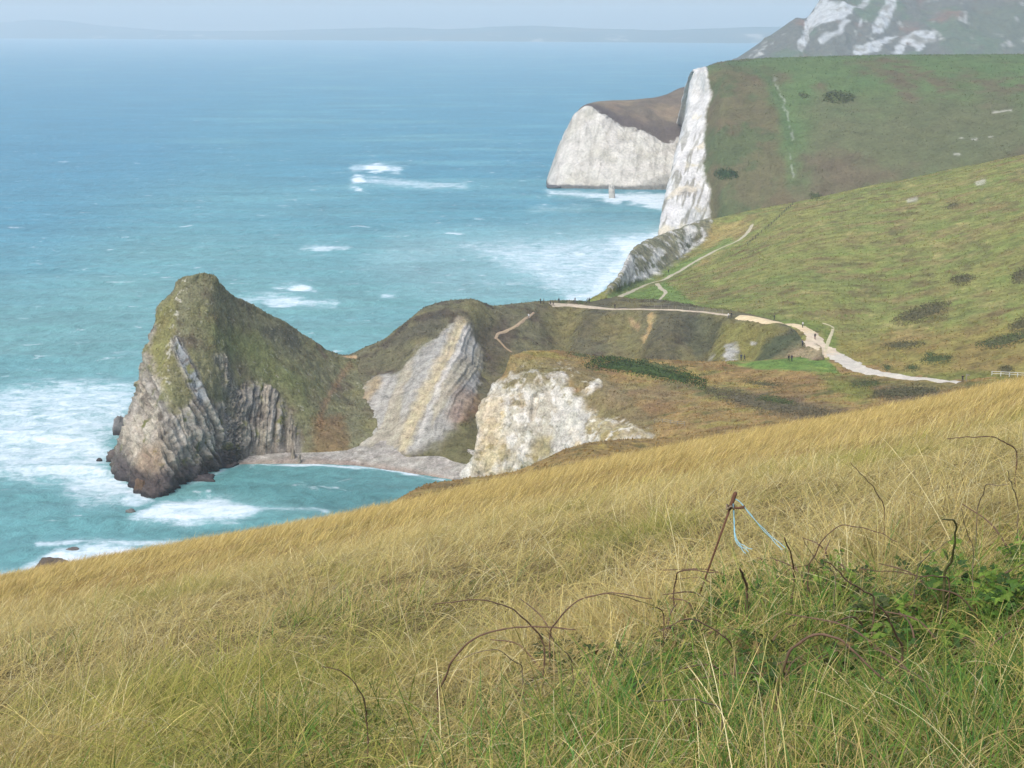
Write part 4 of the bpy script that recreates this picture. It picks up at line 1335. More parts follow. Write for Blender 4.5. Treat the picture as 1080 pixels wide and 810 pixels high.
# ================================================================== SCRUB
def scrub(name, label, poly, height, cols, n, leaf, group, only=LANDS, cat='scrub'):
    rng = np.random.default_rng(abs(hash((poly[0], n))) % 9999 if False else int(poly[0][0] * 7 + poly[0][1] * 13))
    poly = np.array(poly, float)
    lo, hi = poly.min(0) - 5, poly.max(0) + 5
    if group == HG: leaf *= .85
    uu, vv = rng.uniform(lo[0], hi[0], n * 4), rng.uniform(lo[1], hi[1], n * 4)
    sd = poly_sd(uu, vv, poly)
    ok = np.where(sd > rng.uniform(-3.5, 2.5, n * 4))[0][:n]
    pts = []
    for i in ok:
        h = pick(uu[i], vv[i], only)
        if h is not None: pts.append((*h, sd[i]))
    pts = np.array(pts)
    q = pts[:, :3]
    ext = max(1.0, pts[:, 3].max())
    dome = np.clip(pts[:, 3] / ext, 0, 1) ** .5
    clump = 1 + .7 * fbm(q, height * 1.8, 2, .5, 3)
    m = len(q)
    hh = .6 * height * (.15 + .85 * dome) * clump * rng.uniform(.0, 1, m) ** .6
    c0 = q.copy(); c0[:, 2] += np.maximum(hh, .03)
    V, Q = [], []
    a = rng.normal(size=(m, 3)); a /= np.linalg.norm(a, axis=1)[:, None]
    b = np.cross(a, rng.normal(size=(m, 3))); b /= np.linalg.norm(b, axis=1)[:, None]
    sz = leaf * rng.uniform(.5, 1.4, m)[:, None]
    Vs = np.stack([c0 - a * sz, c0 - b * sz * .45, c0 + a * sz, c0 + b * sz * .45], 1).reshape(-1, 3)
    Qs = np.arange(m * 4).reshape(m, 4)
    centre = np.array([q[:, 0].mean(), q[:, 1].mean(), q[:, 2].min()])
    pal = np.array([lin(c, K * 1.15) for c in cols])
    NR, NS = 5, 28
    cen = poly.mean(0)
    per = np.concatenate([poly, poly[:1]])
    dl = np.concatenate([[0], np.cumsum(np.hypot(*np.diff(per, axis=0).T))])
    tt = np.linspace(0, dl[-1], NS, endpoint=False)
    bd = np.stack([np.interp(tt, dl, per[:, 0]), np.interp(tt, dl, per[:, 1])], -1)
    mv, okm = [], True
    for k in range(NR + 1):
        f = .06 + .98 * k / NR
        for (bu, bv) in bd:
            h = pick(cen[0] + (bu - cen[0]) * f, cen[1] + (bv - cen[1]) * f, only)
            if h is None: h = Vector(centre)
            mv.append((h.x, h.y, h.z + (.34 * height * max(0, 1 - 1.6 * f * f) - .03 - (.14 if f > .8 else 0)) * (1 + .4 * rng.normal())))
    mv = np.array(mv)
    bad = np.abs(mv[:, 1] - centre[1]) > 6 * (q[:, 1].std() + 1)
    mv[bad] = centre
    gi = np.arange((NR + 1) * NS).reshape(NR + 1, NS)
    mq = np.concatenate([grid_quads(NR + 1, NS), np.stack([gi[:-1, -1], gi[:-1, 0], gi[1:, 0], gi[1:, -1]], -1)])
    cap = np.stack([np.zeros(NS - 2, int), np.arange(1, NS - 1), np.arange(2, NS)], -1)
    nl = len(Vs)
    me = mesh_np(name, np.concatenate([Vs, mv]) - centre, np.concatenate([Qs, mq + nl]), cap + nl, smooth=False)
    c = pal[rng.integers(0, len(pal), m)] * (rng.uniform(.78, 1.18, m))[:, None]
    set_col(me, np.concatenate([np.repeat(c, 4, 0), np.repeat(pal.mean(0)[None] * .9, len(mv), 0)]))
    o = link(name, me, M_scrub)
    o.location = centre
    tag(o, label, cat, group)
    return o

DG = [(78, 90, 58), (92, 104, 60), (70, 80, 54), (100, 108, 64)]
DB = [(104, 99, 70), (90, 88, 62), (114, 106, 72), (84, 86, 58)]
GG = [(88, 112, 52), (72, 96, 46), (104, 120, 58)]
def ell(u, v, a, b, k=12, rot=0):
    r = math.radians(rot)
    return [(u + a * math.cos(t) * math.cos(r) - b * math.sin(t) * math.sin(r), v + a * math.cos(t) * math.sin(r) + b * math.sin(t) * math.cos(r)) for t in np.linspace(0, 2 * math.pi, k, endpoint=False)]
HG = 'dark scrub patches scattered over the right hillside'
scrub('scrub_patch', 'long dark grey scrub patch slanting across the middle of the right hillside', ell(972, 330, 32, 7, 14, -17), 1.6, DB, 2200, .30, HG)
scrub('scrub_patch', 'small oval dark scrub patch upslope of the long slanting one', ell(1015, 295, 12, 4.5, 12, -8), 1.4, DB, 900, .30, HG)
scrub('scrub_patch', 'dark scrub patch cut by the right frame edge, highest of the near hillside', ell(1076, 291, 10, 6, 12, -25), 1.4, DB, 700, .30, HG)
scrub('scrub_patch', 'dark scrub patch at the right frame edge below the others', ell(1078, 342, 14, 5, 12, -15), 1.4, DB, 800, .30, HG)
scrub('scrub_patch', 'long low olive scrub band near the right frame edge just above the white railing', ell(1060, 359, 32, 5, 14, -12), 1.5, DG[:2] + DB[:2], 1500, .28, HG)
scrub('scrub_patch', 'flat grey scrub strip above the bend of the chalk path', ell(952, 364, 22, 3, 14, -4), 1.0, DB, 1000, .25, HG)
scrub('scrub_patch', 'small green scrub strip between the grey strip and the white path', ell(988, 379, 16, 3, 12, -5), 1.0, DG, 900, .24, HG)
scrub('scrub_patch', 'little round green bush above the small green scrub strip', ell(981, 374, 3.5, 2, 10), .9, DG, 250, .22, HG)
scrub('scrub_patch', 'low dark bush beside the left end of the white railing', ell(1061, 390.5, 7, 3, 10), 1.3, DB, 450, .22, HG)
scrub('scrub_patch', 'tiny dark scrub mark high on the hillside below the chalk scrapes', ell(1003, 217, 7, 1.6, 10, -20), 1.2, DB, 300, .32, HG)
scrub('scrub_patch', 'tiny dark bush on the skyline of the right hillside', ell(1064, 163.5, 6, 1.8, 10, -12), 1.2, DB, 250, .32, HG)
scrub('scrub_patch', 'small green bush above the edge of the white path', ell(962, 388, 6, 2, 10), .9, DG, 350, .22, HG)
scrub('scrub_patch', 'small green bush where the chalk path widens', ell(936, 388, 4, 2, 10), .9, DG, 300, .22, HG)
SG = 'bushes along the brown shelf behind the chalk spur'
scrub('low_bush', 'largest dark green domed bush on top of the chalk spur', [(616, 386), (628, 378), (645, 375), (660, 378), (680, 384), (700, 390), (724, 394), (745, 402), (742, 409), (715, 402), (680, 396), (650, 390), (628, 389)], 1.7, [(66, 86, 40), (58, 76, 40), (84, 104, 50), (48, 60, 40)], 4200, .26, SG, {'shelf'}, 'bush')
scrub('low_bush', 'thin line of dark bushes behind the big domed bush on the spur', [(660, 380), (690, 383), (720, 388), (728, 393), (700, 390), (672, 385)], 1.0, DG, 900, .24, SG, {'shelf'}, 'bush')
scrub('low_bush', 'small dark bush at the back edge of the chalk spur top', ell(612, 375, 14, 1.8, 12, 8), .8, DB + DG, 450, .22, SG, {'shelf'}, 'bush')
scrub('low_bush', 'tiny dark bush behind the tail of the domed bush', ell(679, 381, 4, 1.8, 10), 1.0, DG, 220, .22, SG, {'shelf'}, 'bush')
scrub('low_bush', 'grey purple scrub filling the hollow below the green lawn', [(740, 408), (775, 412), (810, 420), (850, 428), (900, 436), (880, 442), (830, 438), (780, 428), (750, 418)], .8, [(104, 97, 76), (92, 88, 68), (114, 104, 76)], 4000, .22, SG, {'shelf'}, 'scrub')
scrub('low_bush', 'green bush strip inside the grey hollow below the lawn', ell(815, 424, 22, 4, 12, 6), .9, DG, 1300, .24, SG, {'shelf'}, 'bush')
scrub('low_bush', 'dark scrub strip below the two walkers on the lawn', ell(806, 405, 22, 2.2, 12, 6), .5, DB, 700, .2, SG, {'shelf'}, 'scrub')
scrub('low_bush', 'grey green scrub strip just below the white path', ell(955, 414, 34, 5, 14, -3), .9, [(104, 100, 76), (94, 93, 64), (88, 86, 64)], 2600, .22, SG, {'shelf'}, 'scrub')
scrub('low_bush', 'short dark scrub strip left below the white path', ell(912, 405, 14, 3, 12), .7, DB[:2] + DG[:2], 900, .22, SG, {'shelf'}, 'scrub')
scrub('low_bush', 'bluish grey bush on the brown hump below the white cliff face', [(586, 498), (600, 491), (620, 490), (640, 492), (648, 497), (625, 502), (598, 503)], .9, [(98, 94, 92), (84, 82, 80), (108, 102, 90), (74, 76, 62)], 2200, .22, SG, {'brown_hill'}, 'bush')
TG = 'low bushes at the cliff top lookout'
scrub('low_bush', 'low dark bush beside the standing figure at the cliff top lookout', ell(594, 318.8, 4, 1.4, 10), .8, DG, 160, .22, TG, {'cove_cliff', 'hillside'}, 'bush')
scrub('low_bush', 'longer dark bush between the lookout figures above the sea', ell(612, 318.6, 6.5, 1.5, 10), .8, DG, 220, .22, TG, {'cove_cliff', 'hillside'}, 'bush')
FGp = 'dark thickets on the far green headland'
scrub('scrub_patch', 'large oval dark thicket high on the far green headland', ell(884, 103, 15, 4.5, 14), 3.5, DG, 900, .7, FGp, {'chalk_headland'}, 'thicket')
scrub('scrub_patch', 'small dark thicket left of the large oval one on the far headland', ell(847, 101, 4, 1.6, 10), 2, DG, 200, .6, FGp, {'chalk_headland'}, 'thicket')
scrub('scrub_patch', 'dark green oval thicket low on the far slope beside the white cliff', ell(766, 184, 11, 3.8, 12, 3), 2.5, [(62, 86, 48), (54, 76, 46)], 700, .6, FGp, {'chalk_headland'}, 'thicket')
scrub('scrub_patch', 'dark hedge stub where the far slope meets the near hillside skyline', ell(860, 207, 5, 1.6, 10), 2, DG, 250, .5, FGp, {'hillside', 'chalk_headland'}, 'thicket')

# ================================================================== ROCKS
M_rock = land_material('wet_limestone', .5, 2.5, .45, .6)
RG = 'rocks in the surf round the limestone nose'
def rock(label, u, v, w, h, name='sea_rock', col=(98, 90, 84), seed=0, z0=0, depth=.8, foot=True, cat='rock', group=None, sharp=1.0, Y=None, block=0, lean=0):
    if group == RG and not block: sharp, block = 1.45, .72
    c = S(u, v, z0) if Y is None else P(u, v, Y)
    k = np.hypot(c[1], H) / F * 1.0
    rx, rz, ry = w * k / 2, h * k, w * k / 2 * depth
    nr_, nc_ = 40, 64
    th = np.linspace(0, math.pi, nr_)[:, None]; ph = np.linspace(0, 2 * math.pi, nc_, endpoint=False)[None, :]
    d = np.stack([np.sin(th) * np.cos(ph), np.sin(th) * np.sin(ph), np.cos(th) * np.ones_like(ph)], -1)
    rg = np.random.default_rng(seed + 700)
    pn = rg.normal(size=(16, 3)); pn /= np.linalg.norm(pn, axis=1)[:, None]
    hk = rg.uniform(.62, 1.0, 16)
    fac = np.min(hk / np.maximum((d[..., None, :] * pn).sum(-1), .05), axis=-1)
    n = np.minimum(fac, 1.25) * (1 + .16 * sharp * ridged(d + seed * 3.3, .6, 4, seed) + .08 * fbm(d + seed, .2, 3, .6, seed))
    if block: d = np.sign(d) * np.abs(d) ** block; d[..., 0] += lean * d[..., 2]
    p = d * n[..., None] * np.array([rx, ry, rz]) * .85
    q = grid_quads(nr_, nc_)
    i = np.arange(nr_ * nc_).reshape(nr_, nc_)
    q = np.concatenate([q, np.stack([i[:-1, -1], i[:-1, 0], i[1:, 0], i[1:, -1]], -1)])
    me = mesh_np(name, p.reshape(-1, 3), q)
    base = lin(col, K)
    cc = np.repeat(base[None], nr_ * nc_, 0) * (1 + .35 * fbm(p.reshape(-1, 3), max(rx, rz) * .5, 4, .6, seed))[:, None]
    if foot:
        wet = 1 - sstep(.1 * rz, .45 * rz, p.reshape(-1, 3)[:, 2])
        cc = cc * (1 - wet[:, None]) + lin((62, 58, 58), K) * wet[:, None]
    set_col(me, np.clip(cc, .01, .9)); set_float(me, np.ones(nr_ * nc_), 'rock')
    o = link(name, me, M_rock)
    o.location = c
    tag(o, label, cat, group)
    return o
RG = 'rocks in the surf round the limestone nose'
rock('upright grey rock leaning on the seaward flank of the dark headland', 127, 458, 15, 22, seed=1, group=RG, col=(132, 128, 126))
rock('dark boulder at the seaward foot of the headland, below the upright rock', 122, 486, 20, 15, seed=2, group=RG)
rock('low dark wet rock nearest the tip of the headland', 133, 504, 22, 13, seed=3, group=RG, col=(80, 74, 74))
rock('brown rock at the very tip of the headland in white surf', 150, 518, 20, 12, seed=4, group=RG, col=(112, 92, 74))
rock('small dark rock alone in the foam left of the headland', 104, 486, 6, 2.5, seed=5, group=RG, col=(70, 66, 68))
rock('half drowned pale rock in the surf below the headland tip', 139, 541, 12, 5, seed=6, group=RG, col=(120, 118, 112))
rock('low dark reef at the right foot of the headland nose by the bay', 212, 505, 34, 6, seed=7, group=RG, col=(82, 76, 76))
rock('dark ledge between the nose and the cove beach', 240, 492, 22, 6, seed=8, group=RG, col=(86, 78, 76))
rock('largest brown rock in the surf beside the golden slope at left', 52, 603, 46, 9, seed=9, group=RG, col=(98, 86, 74), depth=1.0)
rock('brown rock at the left end of the largest surf rock', 26, 609, 14, 6, seed=10, group=RG, col=(92, 80, 72))
rock('small dark rock awash above the largest surf rock at left', 77, 581, 18, 4, seed=11, group=RG, col=(104, 96, 90))
rock('lone upright chalk sea stack in foam before the white headland', 645, 208.5, 8, 18, name='sea_stack', seed=12, col=(190, 186, 176), depth=.9, foot=False, lean=-.15, cat='sea stack', sharp=.35, block=.45)
rock('low dark rock at the foot of the white headland', 584, 198.5, 16, 3, seed=13, group=RG, col=(92, 92, 92))

# upright strata fins standing on the cove beach
for (a, lab) in (((309, 481, 4, 9), 'leaning limestone slab standing on the cove beach, left of two'), ((316, 484, 3.2, 7), 'thin pale limestone slab on the cove beach, right of two')):
    rock(lab, a[0], a[1], a[2], a[3], name='beach_slab', seed=int(a[0]), z0=1.0, col=(150, 140, 124), foot=False, depth=3.0, sharp=.4, cat='rock slab', block=.6, lean=.4)

# ================================================================== FENCES, POSTS
M_wood = flat_material('weathered_wood', lin((150, 142, 126), K), .85, .3, 3)
M_white = flat_material('white_painted_wood', lin((226, 224, 214), .75), .7, .08, 3)
M_dark = flat_material('old_fence_wood', lin((86, 82, 70), K), .9, .3, 3)
def fence(name, label, px, spacing, hgt, rails, post_r, rail_r, mat, only, rail_name='rail', zoff=0):
    pts = [pick(u, v, only) for u, v in px]
    pts = np.array([tuple(p) for p in pts if p is not None])
    dist = np.concatenate([[0], np.cumsum(np.linalg.norm(np.diff(pts[:, :2], axis=0), axis=1))])
    n = max(2, int(dist[-1] / spacing) + 1)
    s = np.linspace(0, dist[-1], n)
    x, y = np.interp(s, dist, pts[:, 0]), np.interp(s, dist, pts[:, 1])
    z = np.array([drop(a, b, only) or np.interp(t, dist, pts[:, 2]) for a, b, t in zip(x, y, s)])
    root = empty(name, (x[0], y[0], z[0]))
    o0 = np.array([x[0], y[0], z[0]])
    tag(root, label, 'fence')
    for i in range(n):
        b = np.array([x[i], y[i], z[i]]) - o0
        v, q, t = box(b + np.array([0, 0, hgt / 2 - .15]), (post_r * 2, post_r * 2, hgt + .3), .3)
        link('post', mesh_np('post', v, q, t, smooth=False), mat, root)
    for r in rails:
        pp = np.stack([x, y, z + r * hgt], -1) - o0 + np.array([0, -post_r - rail_r, 0])
        v, q, t = tube(pp, rail_r, 4)
        link(rail_name, mesh_np(rail_name, v, q, t, smooth=False), mat, root)
    return root
fence('rail_fence', 'white post and rail fence beside the path at the right frame edge', [(1046, 396.5), (1062, 397), (1080, 398.5), (1110, 401)], 2.2, 1.1, (.55, .95), .06, .055, M_white, {'hillside', 'shelf'})
fence('rail_fence', 'short grey wooden rail fence on the brown shelf behind the white cliff', [(690, 446), (705, 447), (722, 449)], 2.0, 1.0, (.5, .92), .05, .05, M_wood, {'shelf'})
fence('wire_fence', 'dark old fence line climbing the hillside to its skyline', [(788, 259), (800, 248), (812, 238), (824, 227), (836, 216.5)], 5.0, 1.1, (.45, .9), .09, .05, M_dark, {'hillside'}, 'wire')
fence('wire_fence', 'grey fence along the cliff top path above the cove', [(690, 325.5), (715, 326.5), (740, 328.5), (762, 331)], 3.0, 1.1, (.5, .92), .06, .03, M_wood, {'hillside', 'cove_cliff'}, 'wire')
def signpost():
    p = pick(1019, 402.5, {'hillside', 'shelf'})
    root = empty('waymark_post', tuple(p))
    tag(root, 'grey wooden waymark post beside the lone walker on the white path', 'post')
    v, q, t = join([box((0, 0, .8), (.14, .14, 1.9)), ])
    link('post', mesh_np('post', v, q, t, False), M_wood, root)
    v, q, t = box((.3, -.06, 1.5), (.75, .05, .2))
    link('finger_board', mesh_np('finger_board', v, q, t, False), M_wood, root)
signpost()

# ================================================================== PEOPLE
M_skin = flat_material('skin', lin((196, 150, 124), K), .6, .1)
M_hair = flat_material('hair', lin((60, 46, 38), K), .7, .2)
M_shoe = flat_material('shoe_leather', lin((44, 40, 38), K), .6, .2)
_cl = {}
def cloth(rgb):
    if rgb not in _cl:
        _cl[rgb] = flat_material('cloth_%s' % {(34, 38, 52): 'navy', (44, 44, 46): 'black', (214, 212, 206): 'white', (92, 60, 58): 'maroon', (58, 66, 88): 'blue', (60, 70, 58): 'green', (112, 112, 116): 'grey'}.get(rgb, 'other'), lin(rgb, K), .85, .15)
    return _cl[rgb]
NAVY, BLACK, WHITE, MAROON, BLUE, GREEN, GREY = (34, 38, 52), (44, 44, 46), (214, 212, 206), (92, 60, 58), (58, 66, 88), (60, 70, 58), (112, 112, 116)

def body_mesh(pose):
    J = {'pelvis': (0, 0, .95), 'waist': (0, .01, 1.1), 'chest': (0, .01, 1.32), 'neck': (0, 0, 1.48), 'chin': (0, -.01, 1.54), 'head': (0, -.02, 1.63), 'crown': (0, -.005, 1.72)}
    R = {'pelvis': (.165, .12), 'waist': (.15, .11), 'chest': (.18, .125), 'neck': (.06, .06), 'chin': (.07, .08), 'head': (.085, .105), 'crown': (.06, .07)}
    E = [('pelvis', 'waist'), ('waist', 'chest'), ('chest', 'neck'), ('neck', 'chin'), ('chin', 'head'), ('head', 'crown')]
    fw = {'walk': .24, 'stand': .02, 'bend': .03}[pose]
    for s, sg in ((1, 'r'), (-1, 'l')):
        f = fw * s
        J['hip' + sg] = (.10 * s, 0, .90); R['hip' + sg] = (.10, .10)
        J['knee' + sg] = (.10 * s, -f * .55 - .02, .50); R['knee' + sg] = (.068, .068)
        J['ankle' + sg] = (.10 * s, -f + (.06 if f < 0 else 0), .09); R['ankle' + sg] = (.045, .045)
        J['toe' + sg] = (.115 * s, -f - .15, .035); R['toe' + sg] = (.042, .034)
        E += [('pelvis', 'hip' + sg), ('hip' + sg, 'knee' + sg), ('knee' + sg, 'ankle' + sg), ('ankle' + sg, 'toe' + sg)]
        J['sho' + sg] = (.20 * s, .01, 1.42); R['sho' + sg] = (.065, .065)
        J['elb' + sg] = (.26 * s, .03 + f * .35, 1.14); R['elb' + sg] = (.05, .05)
        if pose == 'stand':
            J['wri' + sg] = (.17 * s, -.17, 1.16); J['han' + sg] = (.12 * s, -.21, 1.18)
        else:
            J['wri' + sg] = (.26 * s, -.06 + f * .8, .91); J['han' + sg] = (.25 * s, -.09 + f * .95, .81)
        R['wri' + sg] = (.034, .034); R['han' + sg] = (.035, .02)
        E += [('chest', 'sho' + sg), ('sho' + sg, 'elb' + sg), ('elb' + sg, 'wri' + sg), ('wri' + sg, 'han' + sg)]
    if pose == 'bend':
        for k in list(J):
            x, y, z = J[k]
            if z > .96 or k.startswith(('elb', 'wri', 'han')):
                a = math.radians(38); dz = z - .95
                J[k] = (x, y * math.cos(a) - dz * math.sin(a), .95 + dz * math.cos(a) + y * 0)
    names = list(J); idx = {k: i for i, k in enumerate(names)}
    me = bpy.data.meshes.new('person_cage')
    me.from_pydata([J[k] for k in names], [(idx[a], idx[b]) for a, b in E], [])
    o = bpy.data.objects.new('person_cage', me); COL.objects.link(o)
    sk = o.modifiers.new('s', 'SKIN'); sk.use_smooth_shade = True
    ss = o.modifiers.new('d', 'SUBSURF'); ss.levels = 2; ss.render_levels = 2
    if not me.skin_vertices: pass
    for k in names:
        me.skin_vertices[0].data[idx[k]].radius = R[k]
        me.skin_vertices[0].data[idx[k]].use_root = (k == 'pelvis')
    dg = bpy.context.evaluated_depsgraph_get(); dg.update()
    out = bpy.data.meshes.new_from_object(o.evaluated_get(dg))
    bpy.data.objects.remove(o)
    out.name = 'person_body'
    for mm in (M_skin, M_shoe, cloth(BLACK), cloth(NAVY)): out.materials.append(mm)
    hz = J['chin']; han = [J['hanr'], J['hanl']]
    for f in out.polygons:
        c = f.center; f.use_smooth = True
        if c.z < .08: f.material_index = 1
        elif c.z < .93 and not (abs(c.x) > .2): f.material_index = 2
        else: f.material_index = 3
        if (Vector(c) - Vector(J['neck'])).dot((Vector(J['head']) - Vector(J['neck'])).normalized()) > .02: f.material_index = 0
        for h in han:
            if (Vector(c) - Vector(h)).length < .075: f.material_index = 0
    hd = J['head']
    return out, hd

def hair_mesh(hd):
    nr_, nc_ = 12, 20
    th = np.linspace(0, math.pi * .62, nr_)[:, None]; ph = np.linspace(0, 2 * math.pi, nc_, endpoint=False)[None, :]
    d = np.stack([np.sin(th) * np.cos(ph), np.sin(th) * np.sin(ph), np.cos(th) * np.ones_like(ph)], -1)
    d[..., 2] = np.where((d[..., 1] < -.2) & (d[..., 2] < .35), .35, d[..., 2])
    p = d * np.array([.102, .118, .125]) * (1 + .06 * fbm(d, .4, 3, .5, 3))[..., None] + np.array([hd[0], hd[1] + .018, hd[2] + .02])
    i = np.arange(nr_ * nc_).reshape(nr_, nc_)
    q = np.concatenate([grid_quads(nr_, nc_), np.stack([i[:-1, -1], i[:-1, 0], i[1:, 0], i[1:, -1]], -1)])
    me = mesh_np('hair', p.reshape(-1, 3), q)
    me.materials.append(M_hair)
    return me
def pack_mesh():
    v, q, t = join([box((0, .2, 1.27), (.3, .17, .42)), box((0, .3, 1.18), (.2, .07, .2))])
    me = mesh_np('backpack', v, q, t, smooth=False)
    return me
BODY = {k: body_mesh(k) for k in ('walk', 'stand', 'bend')}
HAIR = {k: hair_mesh(BODY[k][1]) for k in BODY}
PACK = pack_mesh()
PEOPLE = [
 # u, v(feet), pose, heading deg (0 faces camera), jacket, trousers, pack, label
 (570, 320.6, 'stand', 150, BLACK, NAVY, False, 'leftmost person in dark clothes at the cliff top lookout'),
 (573.5, 321.0, 'stand', 120, GREY, BLACK, False, 'shorter person in grey just right of the leftmost lookout person'),
 (580.5, 322.6, 'walk', 80, NAVY, BLACK, False, 'left walker of the pair in dark clothes on the cliff top path'),
 (583.4, 322.8, 'walk', 80, BLACK, BLACK, False, 'right walker of the pair in dark clothes on the cliff top path'),
 (589.5, 320.0, 'stand', 170, NAVY, BLACK, False, 'single upright person in dark clothes beside a low cliff top bush'),
 (606.5, 319.6, 'stand', 180, GREY, GREY, False, 'faint person in pale grey between two cliff top bushes'),
 (618.8, 319.6, 'bend', 100, NAVY, BLACK, False, 'person bending forward at the right end of the lookout'),
 (621.5, 319.8, 'stand', 160, BLACK, BLACK, False, 'upright person in black at the right end of the lookout'),
 (648.5, 326.0, 'walk', 0, BLACK, BLACK, False, 'lone walker in black where the cliff path passes the bright green turf'),
 (557.6, 336.5, 'walk', 20, WHITE, GREY, False, 'walker in a white top on the sandy path down to the cove'),
 (705, 288.5, 'walk', 180, NAVY, BLACK, False, 'distant lone walker on the grass track below the chalk bluff'),
 (768, 336.0, 'walk', -60, WHITE, GREY, False, 'walker in a pale jacket at the left end of the sandy path'),
 (771.2, 335.6, 'walk', -60, NAVY, BLACK, False, 'walker in dark clothes beside the one in the pale jacket'),
 (816.5, 338.5, 'walk', -70, GREEN, BLACK, False, 'walker in dark green on the sandy path behind the cove slope'),
 (846.5, 345.8, 'stand', -50, WHITE, BLACK, False, 'person in a white top where the sandy path bends'),
 (859.5, 358.5, 'walk', 0, BLACK, MAROON, True, 'walker with dark backpack on the widest part of the stony path'),
 (846.2, 365.5, 'stand', 30, BLUE, BLACK, False, 'person in blue grey standing left of the stony path'),
 (781.6, 380.6, 'stand', 160, BLUE, NAVY, False, 'left person of the pair at the left tip of the green lawn'),
 (785.2, 381.0, 'walk', 90, NAVY, NAVY, False, 'right person of the pair at the left tip of the green lawn'),
 (831.8, 381.4, 'walk', 10, BLACK, BLACK, False, 'left person of the dark pair on top of the green lawn'),
 (834.9, 381.6, 'walk', -10, NAVY, BLACK, False, 'right person of the dark pair on top of the green lawn'),
 (1015, 403.2, 'stand', 0, BLACK, BLACK, False, 'lone person in black by the waymark post on the white path'),
]
for (u, v, pose, hd, ja, tr, pk, lab) in PEOPLE:
    p = pick(u, v, {'cove_cliff', 'hillside', 'shelf'})
    if p is None: continue
    o = bpy.data.objects.new('person', BODY[pose][0]); COL.objects.link(o)
    o.location = (p.x, p.y, p.z + .08)
    o.rotation_euler = (0, 0, math.radians(hd))
    s_ = random.uniform(.96, 1.06)
    o.scale = (s_, s_, s_)
    for si, mm in ((2, cloth(tr)), (3, cloth(ja))):
        o.material_slots[si].link = 'OBJECT'; o.material_slots[si].material = mm
    tag(o, lab, 'person', 'walkers on the coast path')
    h = bpy.data.objects.new('hair', HAIR[pose]); COL.objects.link(h); h.parent = o
    if pk:
        b = bpy.data.objects.new('backpack', PACK); COL.objects.link(b)
        b.location = o.location; b.rotation_euler = o.rotation_euler; b.scale = o.scale
        if not PACK.materials: PACK.materials.append(cloth(NAVY))
        tag(b, 'dark backpack worn by the walker on the stony path', 'backpack')

# ================================================================== STAKE, TWINE, BRAMBLES
M_rust = flat_material('rusty_iron', lin((104, 72, 54), K), .85, .45, 30)
M_twine = flat_material('blue_twine', lin((150, 200, 212), .8), .6, .15, 60)
M_cane = flat_material('bramble_bark', lin((108, 84, 66), K), .75, .35, 25)
M_cane2 = flat_material('dry_stem', lin((128, 112, 90), K), .8, .3, 25)
M_cane3 = flat_material('green_brown_cane', lin((86, 84, 48), K), .7, .35, 25)
NH = {'near_hill'}
gp = pick(740, 645, NH)
YS = gp.y - .05
def stake():
    a = P(731, 646, YS); b = P(776, 519, YS - .1)
    root = empty('metal_stake', tuple(a))
    tag(root, 'rusty metal fence stake leaning right above the golden grass', 'stake')
    L_ = b - a
    v, q, t = tube([np.zeros(3), L_ * .3, L_ * .6, L_ * .86], [.006, .0062, .0066, .007], 8)
    link('shaft', mesh_np('shaft', v, q, t), M_rust, root)
    v, q, t = tube([L_ * .855, L_ * .87, L_ * .985, L_], [.008, .0125, .0135, .009], 8)
    link('sleeve', mesh_np('sleeve', v, q, t), M_rust, root)
    c = L_ * .88
    ring = [c + np.array([.024 * math.cos(t_), .024 * math.sin(t_), .012 * math.sin(3 * t_)]) for t_ in np.linspace(0, 2 * math.pi, 22)]
    v, q, t = tube(ring, .006, 6)
    link('wire_tie', mesh_np('wire_tie', v, q, t), M_cane2, root)
    v, q, t = tube([c, c + np.array([.05, -.01, -.005]), c + np.array([.085, -.02, .008])], [.008, .008, .012], 6)
    link('hook', mesh_np('hook', v, q, t), M_rust, root)
stake()
def twine(px, lab, r=.006, strands=2):
    pts = smooth_line([P(u, v, YS - .1 + dy) for u, v, dy in px], 60)
    sh = []
    for k in range(strands):
        ph = np.linspace(0, 26, 60) + k * math.pi
        o_ = np.stack([np.cos(ph), np.sin(ph) * .5, np.sin(ph)], -1) * r * .9
        spread = np.linspace(0, 1, 60)[:, None] ** 3 * np.array([.02 * (k - .5), 0, .015 * (k - .5)])
        sh.append(tube(pts + o_ + spread, r, 5))
    v, q, t = join(sh)
    c = v[0].copy()
    o = link('twine', mesh_np('twine', v - c, q, t), M_twine)
    o.location = c
    tag(o, lab, 'twine', 'blue twine tied to the stake')
twine([(773, 528, 0), (774, 543, 0), (774.5, 556, -.02), (775, 566, -.05), (779, 574, -.08), (784, 579, -.1), (788, 583, -.12)], 'blue twine end hanging down beside the rusty stake', .0024, 3)
twine([(775, 526, 0), (780, 529, 0), (791, 542, -.03), (803, 556, -.06), (816, 569, -.1), (827, 579, -.15)], 'pale blue twine stretched from the rusty stake down to the right', .0021, 2)

